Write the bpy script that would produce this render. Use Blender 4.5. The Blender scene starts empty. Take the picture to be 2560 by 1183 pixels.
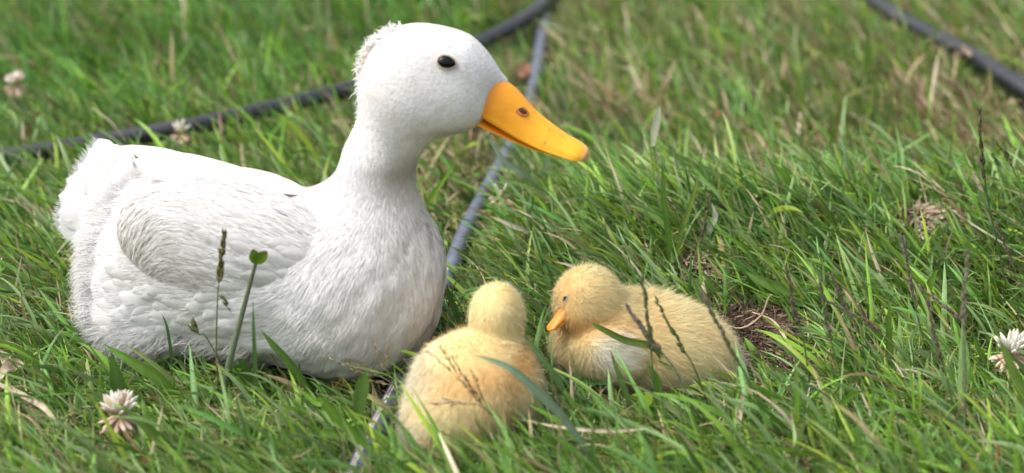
import bpy, math
import numpy as np
from mathutils import Vector

R = math.radians
rng = np.random.default_rng(11)
scene = bpy.context.scene
col = scene.collection

# ------------------------------------------------------------------ camera
CAM = np.array([0.0, -1.66, 0.86])
PITCH = R(23.0)
FPX = 4777.0                                   # focal length in photo pixels (2560 wide)
cam_data = bpy.data.cameras.new('camera')
cam = bpy.data.objects.new('camera', cam_data)
col.objects.link(cam)
cam.location = CAM
cam.rotation_euler = (R(90) - PITCH, 0, 0)
cam_data.sensor_width = 36.0
cam_data.lens = 36.0 * FPX / 2560.0
cam_data.clip_start = 0.05
cam_data.clip_end = 2000
cam_data.dof.use_dof = True
cam_data.dof.focus_distance = 1.91
cam_data.dof.aperture_fstop = cam_data.lens / 23.0
scene.camera = cam

# ------------------------------------------------------------------ sky and sun
SUN_EL, SUN_AZ = R(60), R(-100)                 # azimuth from +Y, towards -X when negative
world = bpy.data.worlds.new('World')
scene.world = world
world.use_nodes = True
wn = world.node_tree.nodes
wl = world.node_tree.links
wn.clear()
sky = wn.new('ShaderNodeTexSky')
sky.sky_type = 'NISHITA'
sky.sun_disc = False
sky.sun_elevation = SUN_EL
sky.sun_rotation = SUN_AZ
sky.dust_density = 6.0
sky.air_density = 1.0
sky.ozone_density = 1.0
bg = wn.new('ShaderNodeBackground')
bg.inputs['Strength'].default_value = 0.15
wo = wn.new('ShaderNodeOutputWorld')
hsv = wn.new('ShaderNodeHueSaturation')          # thin bright cloud: the blue is mostly washed out
hsv.inputs['Saturation'].default_value = 0.35
wl.new(sky.outputs[0], hsv.inputs['Color'])
wl.new(hsv.outputs[0], bg.inputs['Color'])
wl.new(bg.outputs[0], wo.inputs['Surface'])
sun_data = bpy.data.lights.new('sun', 'SUN')
sun_data.energy = 0.5
sun_data.angle = R(24)
sun_data.color = (1.0, 0.965, 0.91)
sun = bpy.data.objects.new('sun', sun_data)
col.objects.link(sun)
sdir = Vector((math.sin(SUN_AZ) * math.cos(SUN_EL), math.cos(SUN_AZ) * math.cos(SUN_EL), math.sin(SUN_EL)))
sun.rotation_euler = sdir.to_track_quat('Z', 'Y').to_euler()

vs = scene.view_settings
vs.view_transform = 'Standard'
vs.look = 'None'
vs.exposure = 1.12
vs.gamma = 1.0
vs.use_curve_mapping = False
scene.cycles.use_denoising = True
scene.cycles.max_bounces = 8
scene.cycles.diffuse_bounces = 8
scene.cycles.transmission_bounces = 6
scene.cycles.transparent_max_bounces = 8
scene.cycles.sample_clamp_indirect = 6.0

# ------------------------------------------------------------------ where a picture point lies in the place
FWD = np.array([0, math.cos(PITCH), -math.sin(PITCH)])
UPV = np.array([0, math.sin(PITCH), math.cos(PITCH)])
def ray(px, py):
    return FWD + np.array([1., 0, 0]) * ((px - 1280) / FPX) + UPV * ((591.5 - py) / FPX)
def P(px, py, Y):
    d = ray(px, py)
    return CAM + d * ((Y - CAM[1]) / d[1])
def G(px, py, z=0.0):
    d = ray(px, py)
    return CAM + d * ((z - CAM[2]) / d[2])

# ------------------------------------------------------------------ helpers
def link(o, parent=None):
    col.objects.link(o)
    if parent is not None:
        o.parent = parent
        o.matrix_parent_inverse = parent.matrix_basis.inverted()
    return o
def tag(o, label=None, cat=None, group=None, kind=None):
    if label: o['label'] = label
    if cat: o['category'] = cat
    if group: o['group'] = group
    if kind: o['kind'] = kind
    return o
def empty(name, loc, label, cat, group=None):
    o = bpy.data.objects.new(name, None)
    o.location = loc
    o.empty_display_size = 0.02
    link(o)
    return tag(o, label, cat, group)
def mesh_np(name, verts, faces, mats=None, smooth=True, color=None, normals=None):
    """verts (N,3); faces: list of int arrays (M,3) or (M,4)"""
    me = bpy.data.meshes.new(name)
    verts = np.asarray(verts, dtype=np.float32)
    fl = [np.asarray(f, dtype=np.int32) for f in faces if len(f)]
    loops = np.concatenate([f.ravel() for f in fl])
    sizes = np.concatenate([np.full(len(f), f.shape[1], dtype=np.int32) for f in fl])
    starts = np.concatenate([[0], np.cumsum(sizes)[:-1]]).astype(np.int32)
    me.vertices.add(len(verts)); me.vertices.foreach_set('co', verts.ravel())
    me.loops.add(len(loops)); me.loops.foreach_set('vertex_index', loops)
    me.polygons.add(len(sizes)); me.polygons.foreach_set('loop_start', starts)
    me.polygons.foreach_set('use_smooth', np.full(len(sizes), smooth))
    me.update(calc_edges=True)
    if color is not None:
        c = np.ones((len(verts), 4), dtype=np.float32)
        c[:, :3] = color
        a = me.color_attributes.new('tint', 'FLOAT_COLOR', 'POINT')
        a.data.foreach_set('color', c.ravel())
    if normals is not None:
        me.normals_split_custom_set_from_vertices(np.asarray(normals, dtype=np.float32))
    if mats is not None:
        me.materials.append(mats)
    return me
def obj(name, me, parent=None):
    return link(bpy.data.objects.new(name, me), parent)
def unit(v):
    v = np.asarray(v, float)
    return v / np.maximum(np.linalg.norm(v, axis=-1, keepdims=True), 1e-9)
def smooth01(x):
    x = np.clip(x, 0, 1)
    return x * x * (3 - 2 * x)
_nr = np.random.default_rng(5)
_ND = unit(_nr.normal(size=(9, 3))); _NP = _nr.uniform(0, 6.28, 9); _NF = _nr.uniform(.6, 1.6, 9)
def noise(p, freq, seed=0):
    """cheap smooth noise in about -1..1"""
    p = np.asarray(p, float) * freq
    s = 0
    for k in range(9):
        q = p @ _ND[(k + seed) % 9]
        w = p @ _ND[(k * 2 + 3 + seed) % 9]
        s = s + np.sin(q * _NF[k] * 6.28 + _NP[k] + seed * 1.7 + 1.3 * np.sin(w * 4.1 + k))
    return s / 4.5
def noise2(x, y, freq, seed=0):
    return noise(np.stack([x, y, np.zeros_like(x)], -1), freq, seed)

# ------------------------------------------------------------------ materials
def mat(name, base=(0.5, 0.5, 0.5), rough=0.6, attr=False, trans=0.0, var=0.0, var_scale=40.0,
        bump=0.0, bump_scale=200.0, spec=0.5, stretch=None, spots=None, sheen=0.0, coat=0.0, sss=0.0):
    m = bpy.data.materials.new(name)
    m.use_nodes = True
    nt = m.node_tree; N = nt.nodes; L = nt.links
    N.clear()
    out = N.new('ShaderNodeOutputMaterial')
    b = N.new('ShaderNodeBsdfPrincipled')
    b.inputs['Roughness'].default_value = rough
    b.inputs['Specular IOR Level'].default_value = spec
    b.inputs['Sheen Weight'].default_value = sheen
    b.inputs['Coat Weight'].default_value = coat
    if sss > 0:
        b.inputs['Subsurface Weight'].default_value = sss
        b.inputs['Subsurface Radius'].default_value = (0.004, 0.002, 0.001)
        b.inputs['Subsurface Scale'].default_value = 1.0
    tc = N.new('ShaderNodeTexCoord')
    vec = tc.outputs['Object']
    if stretch:
        mp = N.new('ShaderNodeMapping'); mp.inputs['Scale'].default_value = stretch
        L.new(vec, mp.inputs['Vector']); vec = mp.outputs['Vector']
    if attr:
        a = N.new('ShaderNodeAttribute'); a.attribute_name = 'tint'
        c = a.outputs['Color']
    else:
        rgb = N.new('ShaderNodeRGB'); rgb.outputs[0].default_value = (*base, 1)
        c = rgb.outputs[0]
    if var > 0:
        no = N.new('ShaderNodeTexNoise'); no.inputs['Scale'].default_value = var_scale
        no.inputs['Detail'].default_value = 4
        L.new(vec, no.inputs['Vector'])
        mr = N.new('ShaderNodeMapRange')
        mr.inputs['From Min'].default_value = 0.25; mr.inputs['From Max'].default_value = 0.75
        mr.inputs['To Min'].default_value = 1 - var; mr.inputs['To Max'].default_value = 1 + var
        L.new(no.outputs['Fac'], mr.inputs['Value'])
        mx = N.new('ShaderNodeMix'); mx.data_type = 'RGBA'; mx.blend_type = 'MULTIPLY'
        mx.inputs['Factor'].default_value = 1
        L.new(c, mx.inputs['A']); L.new(mr.outputs['Result'], mx.inputs['B'])
        c = mx.outputs['Result']
    if spots:
        scol, sscale, lo, hi = spots
        no = N.new('ShaderNodeTexNoise'); no.inputs['Scale'].default_value = sscale
        no.inputs['Detail'].default_value = 3
        L.new(vec, no.inputs['Vector'])
        mr = N.new('ShaderNodeMapRange')
        mr.inputs['From Min'].default_value = lo; mr.inputs['From Max'].default_value = hi
        L.new(no.outputs['Fac'], mr.inputs['Value'])
        mx = N.new('ShaderNodeMix'); mx.data_type = 'RGBA'
        L.new(mr.outputs['Result'], mx.inputs['Factor'])
        L.new(c, mx.inputs['A']); mx.inputs['B'].default_value = (*scol, 1)
        c = mx.outputs['Result']
    L.new(c, b.inputs['Base Color'])
    if bump > 0:
        no = N.new('ShaderNodeTexNoise'); no.inputs['Scale'].default_value = bump_scale
        no.inputs['Detail'].default_value = 5
        L.new(vec, no.inputs['Vector'])
        bp = N.new('ShaderNodeBump'); bp.inputs['Strength'].default_value = bump
        bp.inputs['Distance'].default_value = 0.002
        L.new(no.outputs['Fac'], bp.inputs['Height'])
        L.new(bp.outputs['Normal'], b.inputs['Normal'])
    if trans > 0:
        t = N.new('ShaderNodeBsdfTranslucent')
        L.new(c, t.inputs['Color'])
        ms = N.new('ShaderNodeMixShader'); ms.inputs['Fac'].default_value = trans
        L.new(b.outputs[0], ms.inputs[1]); L.new(t.outputs[0], ms.inputs[2])
        L.new(ms.outputs[0], out.inputs['Surface'])
    else:
        L.new(b.outputs[0], out.inputs['Surface'])
    return m

M = {}
M['soil'] = mat('turf_soil', (0.05, 0.042, 0.024), 0.95, var=0.5, var_scale=90, bump=0.8, bump_scale=260, spec=0.1,
                spots=((0.035, 0.06, 0.02), 14, 0.45, 0.6))
M['grass'] = mat('grass_blade', rough=0.38, attr=True, trans=0.20, spec=0.26, var=0.14, var_scale=120)
M['dry'] = mat('dry_grass', rough=0.7, attr=True, trans=0.2, spec=0.3, var=0.2, var_scale=300)
M['duck'] = mat('white_feather', rough=0.75, attr=True, trans=0.12, spec=0.2, sheen=0.15)
M['duck_skin'] = mat('white_down', rough=0.85, attr=True, spec=0.1, bump=0.45, bump_scale=260, var=0.06, var_scale=95)
M['tuft'] = mat('loose_tuft', rough=0.8, attr=True, trans=0.5, spec=0.1)
M['vane'] = mat('feather_vane', rough=0.6, attr=True, trans=0.18, spec=0.25, var=0.05, var_scale=260, bump=0.15, bump_scale=500)
M['fluff'] = mat('yellow_fluff', rough=0.8, attr=True, trans=0.25, spec=0.1, sheen=0.2)
M['fluff_skin'] = mat('yellow_skin', rough=0.9, attr=True, spec=0.05)
M['bill'] = mat('orange_bill', rough=0.46, attr=True, spec=0.45, var=0.09, var_scale=45, bump=0.22, bump_scale=130,
                spots=((0.26, 0.085, 0.012), 110, 0.665, 0.74), sss=0.15)
M['nail'] = mat('bill_nail', (0.62, 0.33, 0.2), 0.45, var=0.15, var_scale=150)
M['nostril'] = mat('nostril_dark', (0.03, 0.008, 0.003), 0.7)
M['nostril_rim'] = mat('nostril_rim', (0.45, 0.14, 0.015), 0.5, var=0.35, var_scale=300)
M['eye'] = mat('dark_eye', (0.004, 0.004, 0.005), 0.09, spec=0.28)
M['lid'] = mat('eyelid_skin', (0.44, 0.36, 0.24), 0.6, var=0.35, var_scale=400)
M['dbill'] = mat('duckling_bill', (0.80, 0.29, 0.025), 0.42, var=0.1, var_scale=200)
M['hose'] = mat('black_pipe', (0.016, 0.018, 0.023), 0.38, var=0.35, var_scale=60, bump=0.15, bump_scale=120, spec=0.55,
                spots=((0.04, 0.04, 0.038), 25, 0.55, 0.8))
M['hose_blue'] = mat('grey_blue_pipe', (0.085, 0.10, 0.14), 0.36, var=0.35, var_scale=70, bump=0.15, bump_scale=120, spec=0.6,
                     spots=((0.07, 0.07, 0.075), 30, 0.5, 0.8))
M['stripe'] = mat('pale_stripe', (0.48, 0.42, 0.41), 0.6, var=0.25, var_scale=200)
M['petal'] = mat('clover_petal', rough=0.6, attr=True, trans=0.3, spec=0.2)
M['stem'] = mat('green_stem', rough=0.5, attr=True, trans=0.1, spec=0.4, var=0.2, var_scale=150)
M['seed'] = mat('seed_spike', rough=0.75, attr=True, trans=0.15, spec=0.2, var=0.3, var_scale=400)
M['earth'] = mat('bare_earth', (0.050, 0.034, 0.024), 0.95, var=0.5, var_scale=160, bump=1.0, bump_scale=220, spec=0.1)
M['litter'] = mat('dry_litter', rough=0.85, attr=True, spec=0.15, trans=0.1)

# ------------------------------------------------------------------ signed distance fields
def frame(yaw=0, pitch=0, roll=0):
    """columns: local x (length), y, z; yaw about Z, pitch raises the local x axis"""
    cy, sy, cp, sp, cr, sr = math.cos(yaw), math.sin(yaw), math.cos(pitch), math.sin(pitch), math.cos(roll), math.sin(roll)
    Rz = np.array([[cy, -sy, 0], [sy, cy, 0], [0, 0, 1]])
    Ry = np.array([[cp, 0, -sp], [0, 1, 0], [sp, 0, cp]])
    Rx = np.array([[1, 0, 0], [0, cr, -sr], [0, sr, cr]])
    return Rz @ Ry @ Rx
I3 = np.eye(3)
def s_ell(p, c, r, F=I3):
    q = (p - np.asarray(c)) @ F
    r = np.asarray(r, float)
    k0 = np.linalg.norm(q / r, axis=-1)
    k1 = np.linalg.norm(q / (r * r), axis=-1)
    return k0 * (k0 - 1) / np.maximum(k1, 1e-6)
def s_cone(p, a, b, ra, rb):
    a = np.asarray(a); b = np.asarray(b)
    ab = b - a
    t = np.clip(((p - a) @ ab) / (ab @ ab), 0, 1)
    return np.linalg.norm(p - a - t[..., None] * ab, axis=-1) - (ra + (rb - ra) * t)
def smin(a, b, k):
    h = np.clip(0.5 + 0.5 * (b - a) / k, 0, 1)
    return b + (a - b) * h - k * h * (1 - h)
def grad(f, p, e=0.0008):
    g = np.stack([f(p + np.eye(3)[i] * e) - f(p - np.eye(3)[i] * e) for i in range(3)], -1)
    return unit(g)
def surface_nets(f, lo, hi, h):
    lo = np.asarray(lo, float); hi = np.asarray(hi, float)
    n = np.ceil((hi - lo) / h).astype(int) + 1
    ax = [lo[i] + h * np.arange(n[i]) for i in range(3)]
    g = np.stack(np.meshgrid(*ax, indexing='ij'), -1)
    v = f(g.reshape(-1, 3)).reshape(n)
    s = v < 0
    c = np.zeros(n - 1, dtype=np.int32)
    offs = [(i, j, k) for i in (0, 1) for j in (0, 1) for k in (0, 1)]
    sl = lambda o: tuple(slice(o[i], o[i] + n[i] - 1) for i in range(3))
    for o in offs: c += s[sl(o)]
    act = (c > 0) & (c < 8)
    idx = -np.ones(n - 1, dtype=np.int64)
    cells = np.argwhere(act)
    idx[act] = np.arange(len(cells))
    acc = np.zeros((len(cells), 3)); cnt = np.zeros(len(cells))
    for o in offs:
        for d in range(3):
            if o[d]: continue
            o2 = list(o); o2[d] = 1
            A = cells + o; B = cells + o2
            va = v[A[:, 0], A[:, 1], A[:, 2]]; vb = v[B[:, 0], B[:, 1], B[:, 2]]
            m = (va < 0) != (vb < 0)
            t = va[m] / (va[m] - vb[m])
            pt = A[m].astype(float); pt[:, d] += t
            acc[m] += pt; cnt[m] += 1
    verts = lo + h * acc / cnt[:, None]
    faces = []
    for d in range(3):
        a, b = (d + 1) % 3, (d + 2) % 3
        s0 = [slice(None)] * 3; s1 = [slice(None)] * 3
        s0[d] = slice(0, -1); s1[d] = slice(1, None)
        e = np.argwhere(s[tuple(s0)] != s[tuple(s1)])
        e = e[(e[:, a] > 0) & (e[:, b] > 0) & (e[:, a] < n[a] - 1) & (e[:, b] < n[b] - 1)]
        q = []
        for da, db in ((0, 0), (1, 0), (1, 1), (0, 1)):
            cc = e.copy(); cc[:, a] -= da; cc[:, b] -= db
            q.append(idx[cc[:, 0], cc[:, 1], cc[:, 2]])
        q = np.stack(q, 1)
        inside = s[e[:, 0], e[:, 1], e[:, 2]]
        q[~inside] = q[~inside][:, ::-1]
        faces.append(q)
    faces = np.concatenate(faces)
    for _ in range(3):
        g_ = grad(f, verts)
        verts = verts - g_ * np.clip(f(verts), -h, h)[:, None] * 0.9
    return verts, faces
def sample_surface(verts, quads, n, r):
    tri = np.concatenate([quads[:, [0, 1, 2]], quads[:, [0, 2, 3]]])
    a, b, c = verts[tri[:, 0]], verts[tri[:, 1]], verts[tri[:, 2]]
    ar = np.linalg.norm(np.cross(b - a, c - a), axis=1)
    k = r.choice(len(tri), n, p=ar / ar.sum())
    u, w = r.random(n), r.random(n)
    f = u + w > 1; u[f] = 1 - u[f]; w[f] = 1 - w[f]
    return a[k] + (b[k] - a[k]) * u[:, None] + (c[k] - a[k]) * w[:, None]
def fur(name, p, nrm, flow, length, width, lift, color, material, parent, r, nmix=0.75, curl=0.5, rnd=0.25, sdf=None, own=False):
    """hair-like strands: three rows each, a tip; flow = tangential direction"""
    n = len(p)
    t = unit(flow - nrm * np.sum(flow * nrm, 1, keepdims=True) + r.normal(0, 0.0001, (n, 3)))
    d0 = unit(t * np.cos(lift)[:, None] + nrm * np.sin(lift)[:, None])
    d1 = unit(t * np.cos(lift * (1 - curl))[:, None] + nrm * np.sin(lift * (1 - curl))[:, None])
    side = unit(np.cross(d0, nrm) + r.normal(0, rnd, (n, 3)))
    a = p - nrm * 0.0006
    b = a + d0 * (length * 0.5)[:, None]
    c = b + d1 * (length * 0.5)[:, None]
    if sdf is not None:                                             # lie along the skin, also where it curves in
        b0 = p + t * (length * 0.5)[:, None]; c0 = p + t * length[:, None]
        hb = (length * 0.5 * np.sin(lift))[:, None]; hc = (length * np.sin(lift * (1 - curl * 0.5)))[:, None]
        b = b0 - nrm * sdf(b0)[:, None] + nrm * hb
        c = c0 - nrm * sdf(c0)[:, None] + nrm * hc
    w = (width * 0.5)[:, None]
    V = np.stack([a - side * w, a + side * w, b - side * w * 0.85, b + side * w * 0.85, c], 1)
    base = np.arange(n)[:, None] * 5
    quads = base + np.array([0, 1, 3, 2])
    tris = base + np.array([2, 3, 4])
    nn = unit(nrm * nmix + unit(np.cross(side, d0)) * 0.0 + r.normal(0, (1 - nmix) * 0.6, (n, 3)))
    me = mesh_np(name, V.reshape(-1, 3), [quads, tris], material, True,
                 np.repeat(color, 5, 0), None if own else np.repeat(nn, 5, 0))
    o = obj(name, me, parent)
    o['kind'] = 'stuff'
    return o

# ------------------------------------------------------------------ terrain
def gh(x, y):
    x = np.asarray(x, float); y = np.asarray(y, float)
    m = smooth01((x + 0.06) / 0.26)
    crest = np.exp(-((y - 0.31) / 0.12) ** 2) * 0.050 * m * (1 + 0.18 * noise2(x, y, 1.1, 4))
    dip = -np.exp(-((y - 0.68) / 0.14) ** 2) * 0.02 * m
    und = 0.006 * noise2(x, y, 1.6, 2) * smooth01((np.abs(y) - 0.1) / 0.4)
    far = np.exp(-(np.maximum(np.hypot(x, y) - 3.0, 0) / 2.0) ** 2)
    return (crest + dip + und) * far
def Gt(px, py):
    """ground point on the uneven turf: first place where the line of sight meets it"""
    d = ray(px, py)
    t = np.linspace(1.0, 6.0, 6000)
    q = CAM + d * t[:, None]
    below = q[:, 2] < gh(q[:, 0], q[:, 1])
    p = q[np.argmax(below)] if below.any() else G(px, py)
    return np.array([p[0], p[1], float(gh(p[0], p[1]))])
def axis_pts():
    a = np.concatenate([np.linspace(0, 3.2, 120), 3.2 + np.geomspace(0.05, 600, 40)])
    return np.concatenate([-a[::-1][:-1], a])
gx = axis_pts(); gy = axis_pts() + 0.3
X, Y = np.meshgrid(gx, gy, indexing='ij')
Z = gh(X, Y)
nx, ny = X.shape
ii = np.arange(nx * ny).reshape(nx, ny)
q = np.stack([ii[:-1, :-1], ii[1:, :-1], ii[1:, 1:], ii[:-1, 1:]], -1).reshape(-1, 4)
ground = obj('ground', mesh_np('ground', np.stack([X, Y, Z], -1).reshape(-1, 3), [q], M['soil']))
tag(ground, 'dark soil under the lawn', kind='structure')

# ================================================================== the duck
YH = 0.04
H = np.array([math.cos(R(-24)), math.sin(R(-24)), 0.0])           # where the body points
LAT = np.array([-math.sin(R(24)), -math.cos(R(24)), 0.0])         # its near flank
FB = frame(R(-24))
C_BODY = np.array([-0.268, 0.086, 0.087])
C_BREAST = np.array([-0.154, 0.036, 0.090])
C_RUMP = np.array([-0.346, 0.108, 0.078])
HD = P(1070, 186, YH)
WC = np.array([-0.262, 0.014, 0.134])
FW = frame(R(-13), R(-9), 0)
WLAT = -FW[:, 1]
WC2 = C_BODY + (C_BODY - WC) * np.array([1, 1, 0]) + np.array([0.045, -0.03, 0.0])
def duck_core(p):
    d = s_ell(p, C_BODY, (0.160, 0.104, 0.082), FB)
    d = smin(d, s_ell(p, C_BREAST, (0.088, 0.090, 0.092), FB), 0.05)
    d = smin(d, s_ell(p, C_RUMP, (0.070, 0.084, 0.078), FB), 0.04)
    d = smin(d, s_ell(p, np.array([-0.362, 0.082, 0.046]), (0.052, 0.066, 0.046), FB), 0.03)
    d = smin(d, s_ell(p, P(345, 545, 0.13), (0.026, 0.030, 0.036), frame(R(-24), R(-50))), 0.04)
    # breast keel fold
    d = smin(d, s_cone(p, P(925, 600, YH), P(945, 405, YH), 0.051, 0.0300), 0.045)
    d = smin(d, s_cone(p, P(945, 405, YH), P(1012, 250, YH), 0.0300, 0.0365), 0.02)
    h = s_ell(p, HD, (0.0570, 0.0385, 0.0470), frame(0, R(-22)))
    h = smin(h, s_ell(p, P(1128, 248, YH - 0.002), (0.033, 0.0315, 0.028), frame(0, R(-20))), 0.025)
    h = smin(h, s_ell(p, P(992, 215, YH), (0.028, 0.028, 0.036)), 0.02)
    h = smin(h, s_ell(p, P(1150, 160, YH), (0.034, 0.024, 0.024), frame(0, R(-40))), 0.014)
    h = smin(h, s_cone(p, P(1150, 165, YH), P(1258, 205, YH), 0.024, 0.005), 0.014)
    d = smin(d, h, 0.03)
    a_, b_ = P(1010, 740, -0.045), P(962, 905, -0.045)              # fold down the middle of the breast
    ab = b_ - a_
    t = np.clip(((p - a_) @ ab) / (ab @ ab), 0, 1)
    dl = np.linalg.norm(p - a_ - t[..., None] * ab, axis=-1)
    lump = (0.0016 * noise(p, 17, 1) + 0.0011 * noise(p, 38, 5)) * smooth01((0.20 - p[..., 2]) / 0.06)
    return d + lump + 0.011 * t * (1 - 0.3 * t) * np.exp(-(dl / 0.012) ** 2)
def wing_near(p):
    return s_ell(p, WC, (0.118, 0.040, 0.064), FW)
def wing_far(p):
    return s_ell(p, WC2, (0.125, 0.038, 0.058), FB)
def duck_body(p):
    d = smin(duck_core(p), s_ell(p, WC, (0.108, 0.032, 0.056), FW), 0.03)
    return smin(d, s_ell(p, WC2, (0.115, 0.03, 0.05), FB), 0.03)
def duck_all(p):
    return np.minimum(duck_body(p), np.minimum(wing_near(p), wing_far(p)))

WHITE = np.array([0.655, 0.652, 0.648])
CREAM = np.array([0.56, 0.515, 0.455])
GREYB = np.array([0.42, 0.37, 0.31])
def duck_tint(p, r=None):
    n1 = noise(p, 9, 1) * 0.5 + 0.5
    n2 = noise(p, 32, 4) * 0.5 + 0.5
    m = 0.20 * smooth01(n1 * 1.3 - 0.2) + 0.18 * smooth01(n2 * 1.5 - 0.5)
    br = np.exp(-np.sum(((p - C_BREAST - np.array([0.03, -0.04, 0.02])) / 0.085) ** 2, -1))
    m = m + 0.12 * br
    m = m + 0.12 * smooth01((p[:, 2] - 0.2) / 0.06) * noise(p, 45, 2)
    c = WHITE + (CREAM - WHITE) * np.clip(m, 0, 1)[:, None]
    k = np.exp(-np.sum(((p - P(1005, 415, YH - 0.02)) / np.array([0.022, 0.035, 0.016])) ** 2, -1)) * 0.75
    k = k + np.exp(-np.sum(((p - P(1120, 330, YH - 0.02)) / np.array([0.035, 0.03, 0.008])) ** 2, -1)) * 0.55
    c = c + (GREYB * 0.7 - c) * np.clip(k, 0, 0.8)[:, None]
    return c

duck = empty('duck', (-0.25, 0.08, 0.0), 'large white duck with an orange bill resting on the grass', 'duck')
dv, dq = surface_nets(duck_body, (-0.52, -0.08, 0.0), (0.02, 0.27, 0.385), 0.0034)
dn = grad(duck_body, dv)
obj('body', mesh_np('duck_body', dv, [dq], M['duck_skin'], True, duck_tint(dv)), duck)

r = np.random.default_rng(21)
fp = sample_surface(dv, dq, 170000, r)
fp = fp[fp[:, 2] > 0.004]
face = (fp[:, 2] > 0.225) & (((fp - C_BODY) @ H) > 0.02)
fp = fp[~face | (r.random(len(fp)) < 0.4)]                       # the face is sleek
fn = grad(duck_body, fp)
def duck_flow(p):
    s = (p - C_BODY) @ H
    z = p[:, 2]
    f = np.tile(-H, (len(p), 1)) + np.array([0, 0, -0.25])
    wb = smooth01((s - 0.06) / 0.08)[:, None]                       # breast: down and back
    f = f * (1 - wb) + (np.array([0, 0, -1.0]) - 0.55 * H) * wb
    wn_ = smooth01((z - 0.12) / 0.12)[:, None] * wb                 # neck: down
    f = f * (1 - wn_) + np.array([-0.12, 0, -1.0]) * wn_
    wh = (smooth01((z - 0.235) / 0.03) * (s > 0.02))[:, None]       # head: back from the bill
    f = f * (1 - wh) + np.array([-1.0, 0, -0.35]) * wh
    wr = smooth01((-s - 0.10) / 0.06)[:, None]                      # rump: out and down
    f = f * (1 - wr) + (-0.6 * H + np.array([0, 0, -0.7])) * wr
    f = f + 0.16 * np.stack([noise(p, 14, 2), noise(p, 14, 5), noise(p, 14, 7)], -1)
    return f
s_ax = (fp - C_BODY) @ H
is_head = smooth01((fp[:, 2] - 0.215) / 0.06) * (s_ax > 0.02)
is_neck = smooth01((fp[:, 2] - 0.12) / 0.13) * smooth01((s_ax - 0.0) / 0.05)
is_rump = smooth01((-s_ax - 0.08) / 0.06)
L = 0.0135 + 0.004 * r.random(len(fp))
L = L * (1 - is_neck) + 0.0065 * is_neck
L = L * (1 - is_head) + 0.0038 * is_head
L = L + 0.010 * is_rump
W = 0.0017 * (1 - is_neck) + 0.0009 * is_neck - 0.0003 * is_head
lift = R(3) + R(4) * r.random(len(fp)) + R(22) * is_rump * r.random(len(fp)) - R(2.5) * is_neck
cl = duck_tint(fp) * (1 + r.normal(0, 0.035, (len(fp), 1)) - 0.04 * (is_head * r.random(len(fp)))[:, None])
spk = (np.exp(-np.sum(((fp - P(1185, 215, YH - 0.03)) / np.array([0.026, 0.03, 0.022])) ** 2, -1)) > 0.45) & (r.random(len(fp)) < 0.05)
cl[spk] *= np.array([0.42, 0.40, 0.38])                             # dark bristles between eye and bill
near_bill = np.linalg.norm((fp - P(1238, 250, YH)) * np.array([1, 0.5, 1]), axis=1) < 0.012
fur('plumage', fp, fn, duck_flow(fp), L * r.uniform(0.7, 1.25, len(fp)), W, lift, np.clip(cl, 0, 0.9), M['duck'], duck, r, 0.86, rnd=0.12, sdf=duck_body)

# contour feathers laid over flank, back and rump
def contour_feathers():
    rr = np.random.default_rng(55)
    cand = fp[(s_ax < 0.075) & (fp[:, 2] > 0.035) & ((fn @ np.array([-0.1, -0.8, 0.6])) > 0.15)]
    cand = cand[rr.permutation(len(cand))[:6000]]
    cand = cand[(wing_near(cand) > 0.004)]
    chosen = []
    for c in cand:
        if all(np.linalg.norm(c - q) > 0.0125 for q in chosen): chosen.append(c)
        if len(chosen) >= 260: break
    chosen = np.array(chosen)
    order = np.argsort((chosen - C_BODY) @ H)                       # rear ones lie lowest
    for c in chosen[order]:
        fl = rr.uniform(0.028, 0.046); fw = rr.uniform(0.014, 0.021); st = 7
        q = c.copy(); pts = []
        d = None
        jit = rr.normal(0, 0.12, 3)
        for k in range(st + 1):
            nq = grad(duck_body, q[None])[0]
            fl_ = duck_flow(q[None])[0] + jit
            d = unit(fl_ - nq * np.dot(fl_, nq))
            q = q - nq * duck_body(q[None])[0]
            pts.append((q + nq * (0.0003 + 0.0017 * (k / st)), nq, d))
            q = q + d * fl / st
        def spine(t, pts=pts):
            x = t * (len(pts) - 1); i = min(int(x), len(pts) - 2); u = x - i
            n_ = unit(pts[i][1] * (1 - u) + pts[i + 1][1] * u); d_ = unit(pts[i][2] * (1 - u) + pts[i + 1][2] * u)
            return pts[i][0] * (1 - u) + pts[i + 1][0] * u, unit(np.cross(n_, d_)), n_
        obj('contour_feather', feather_mesh(fl, fw, spine, None, rr, rows=7, color=duck_tint(c[None])[0] * rr.uniform(0.95, 1.05), split=0.14), duck)

# loose fluff that breaks the outline: rump, flank base, nape
fr_ = fp[(is_rump > 0.5) | ((fp[:, 2] < 0.05) & (s_ax < 0.06))]
fr_ = fr_[r.random(len(fr_)) < 0.35]
nr_ = grad(duck_body, fr_)
fur('rump_fluff', fr_, nr_, duck_flow(fr_) * 0.6 + r.normal(0, 0.25, fr_.shape), r.uniform(0.014, 0.030, len(fr_)), np.full(len(fr_), 0.0009),
    R(25) + R(35) * r.random(len(fr_)), np.clip(duck_tint(fr_) * 1.1, 0, 0.88), M['tuft'], duck, r, 0.7, own=True)

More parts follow.
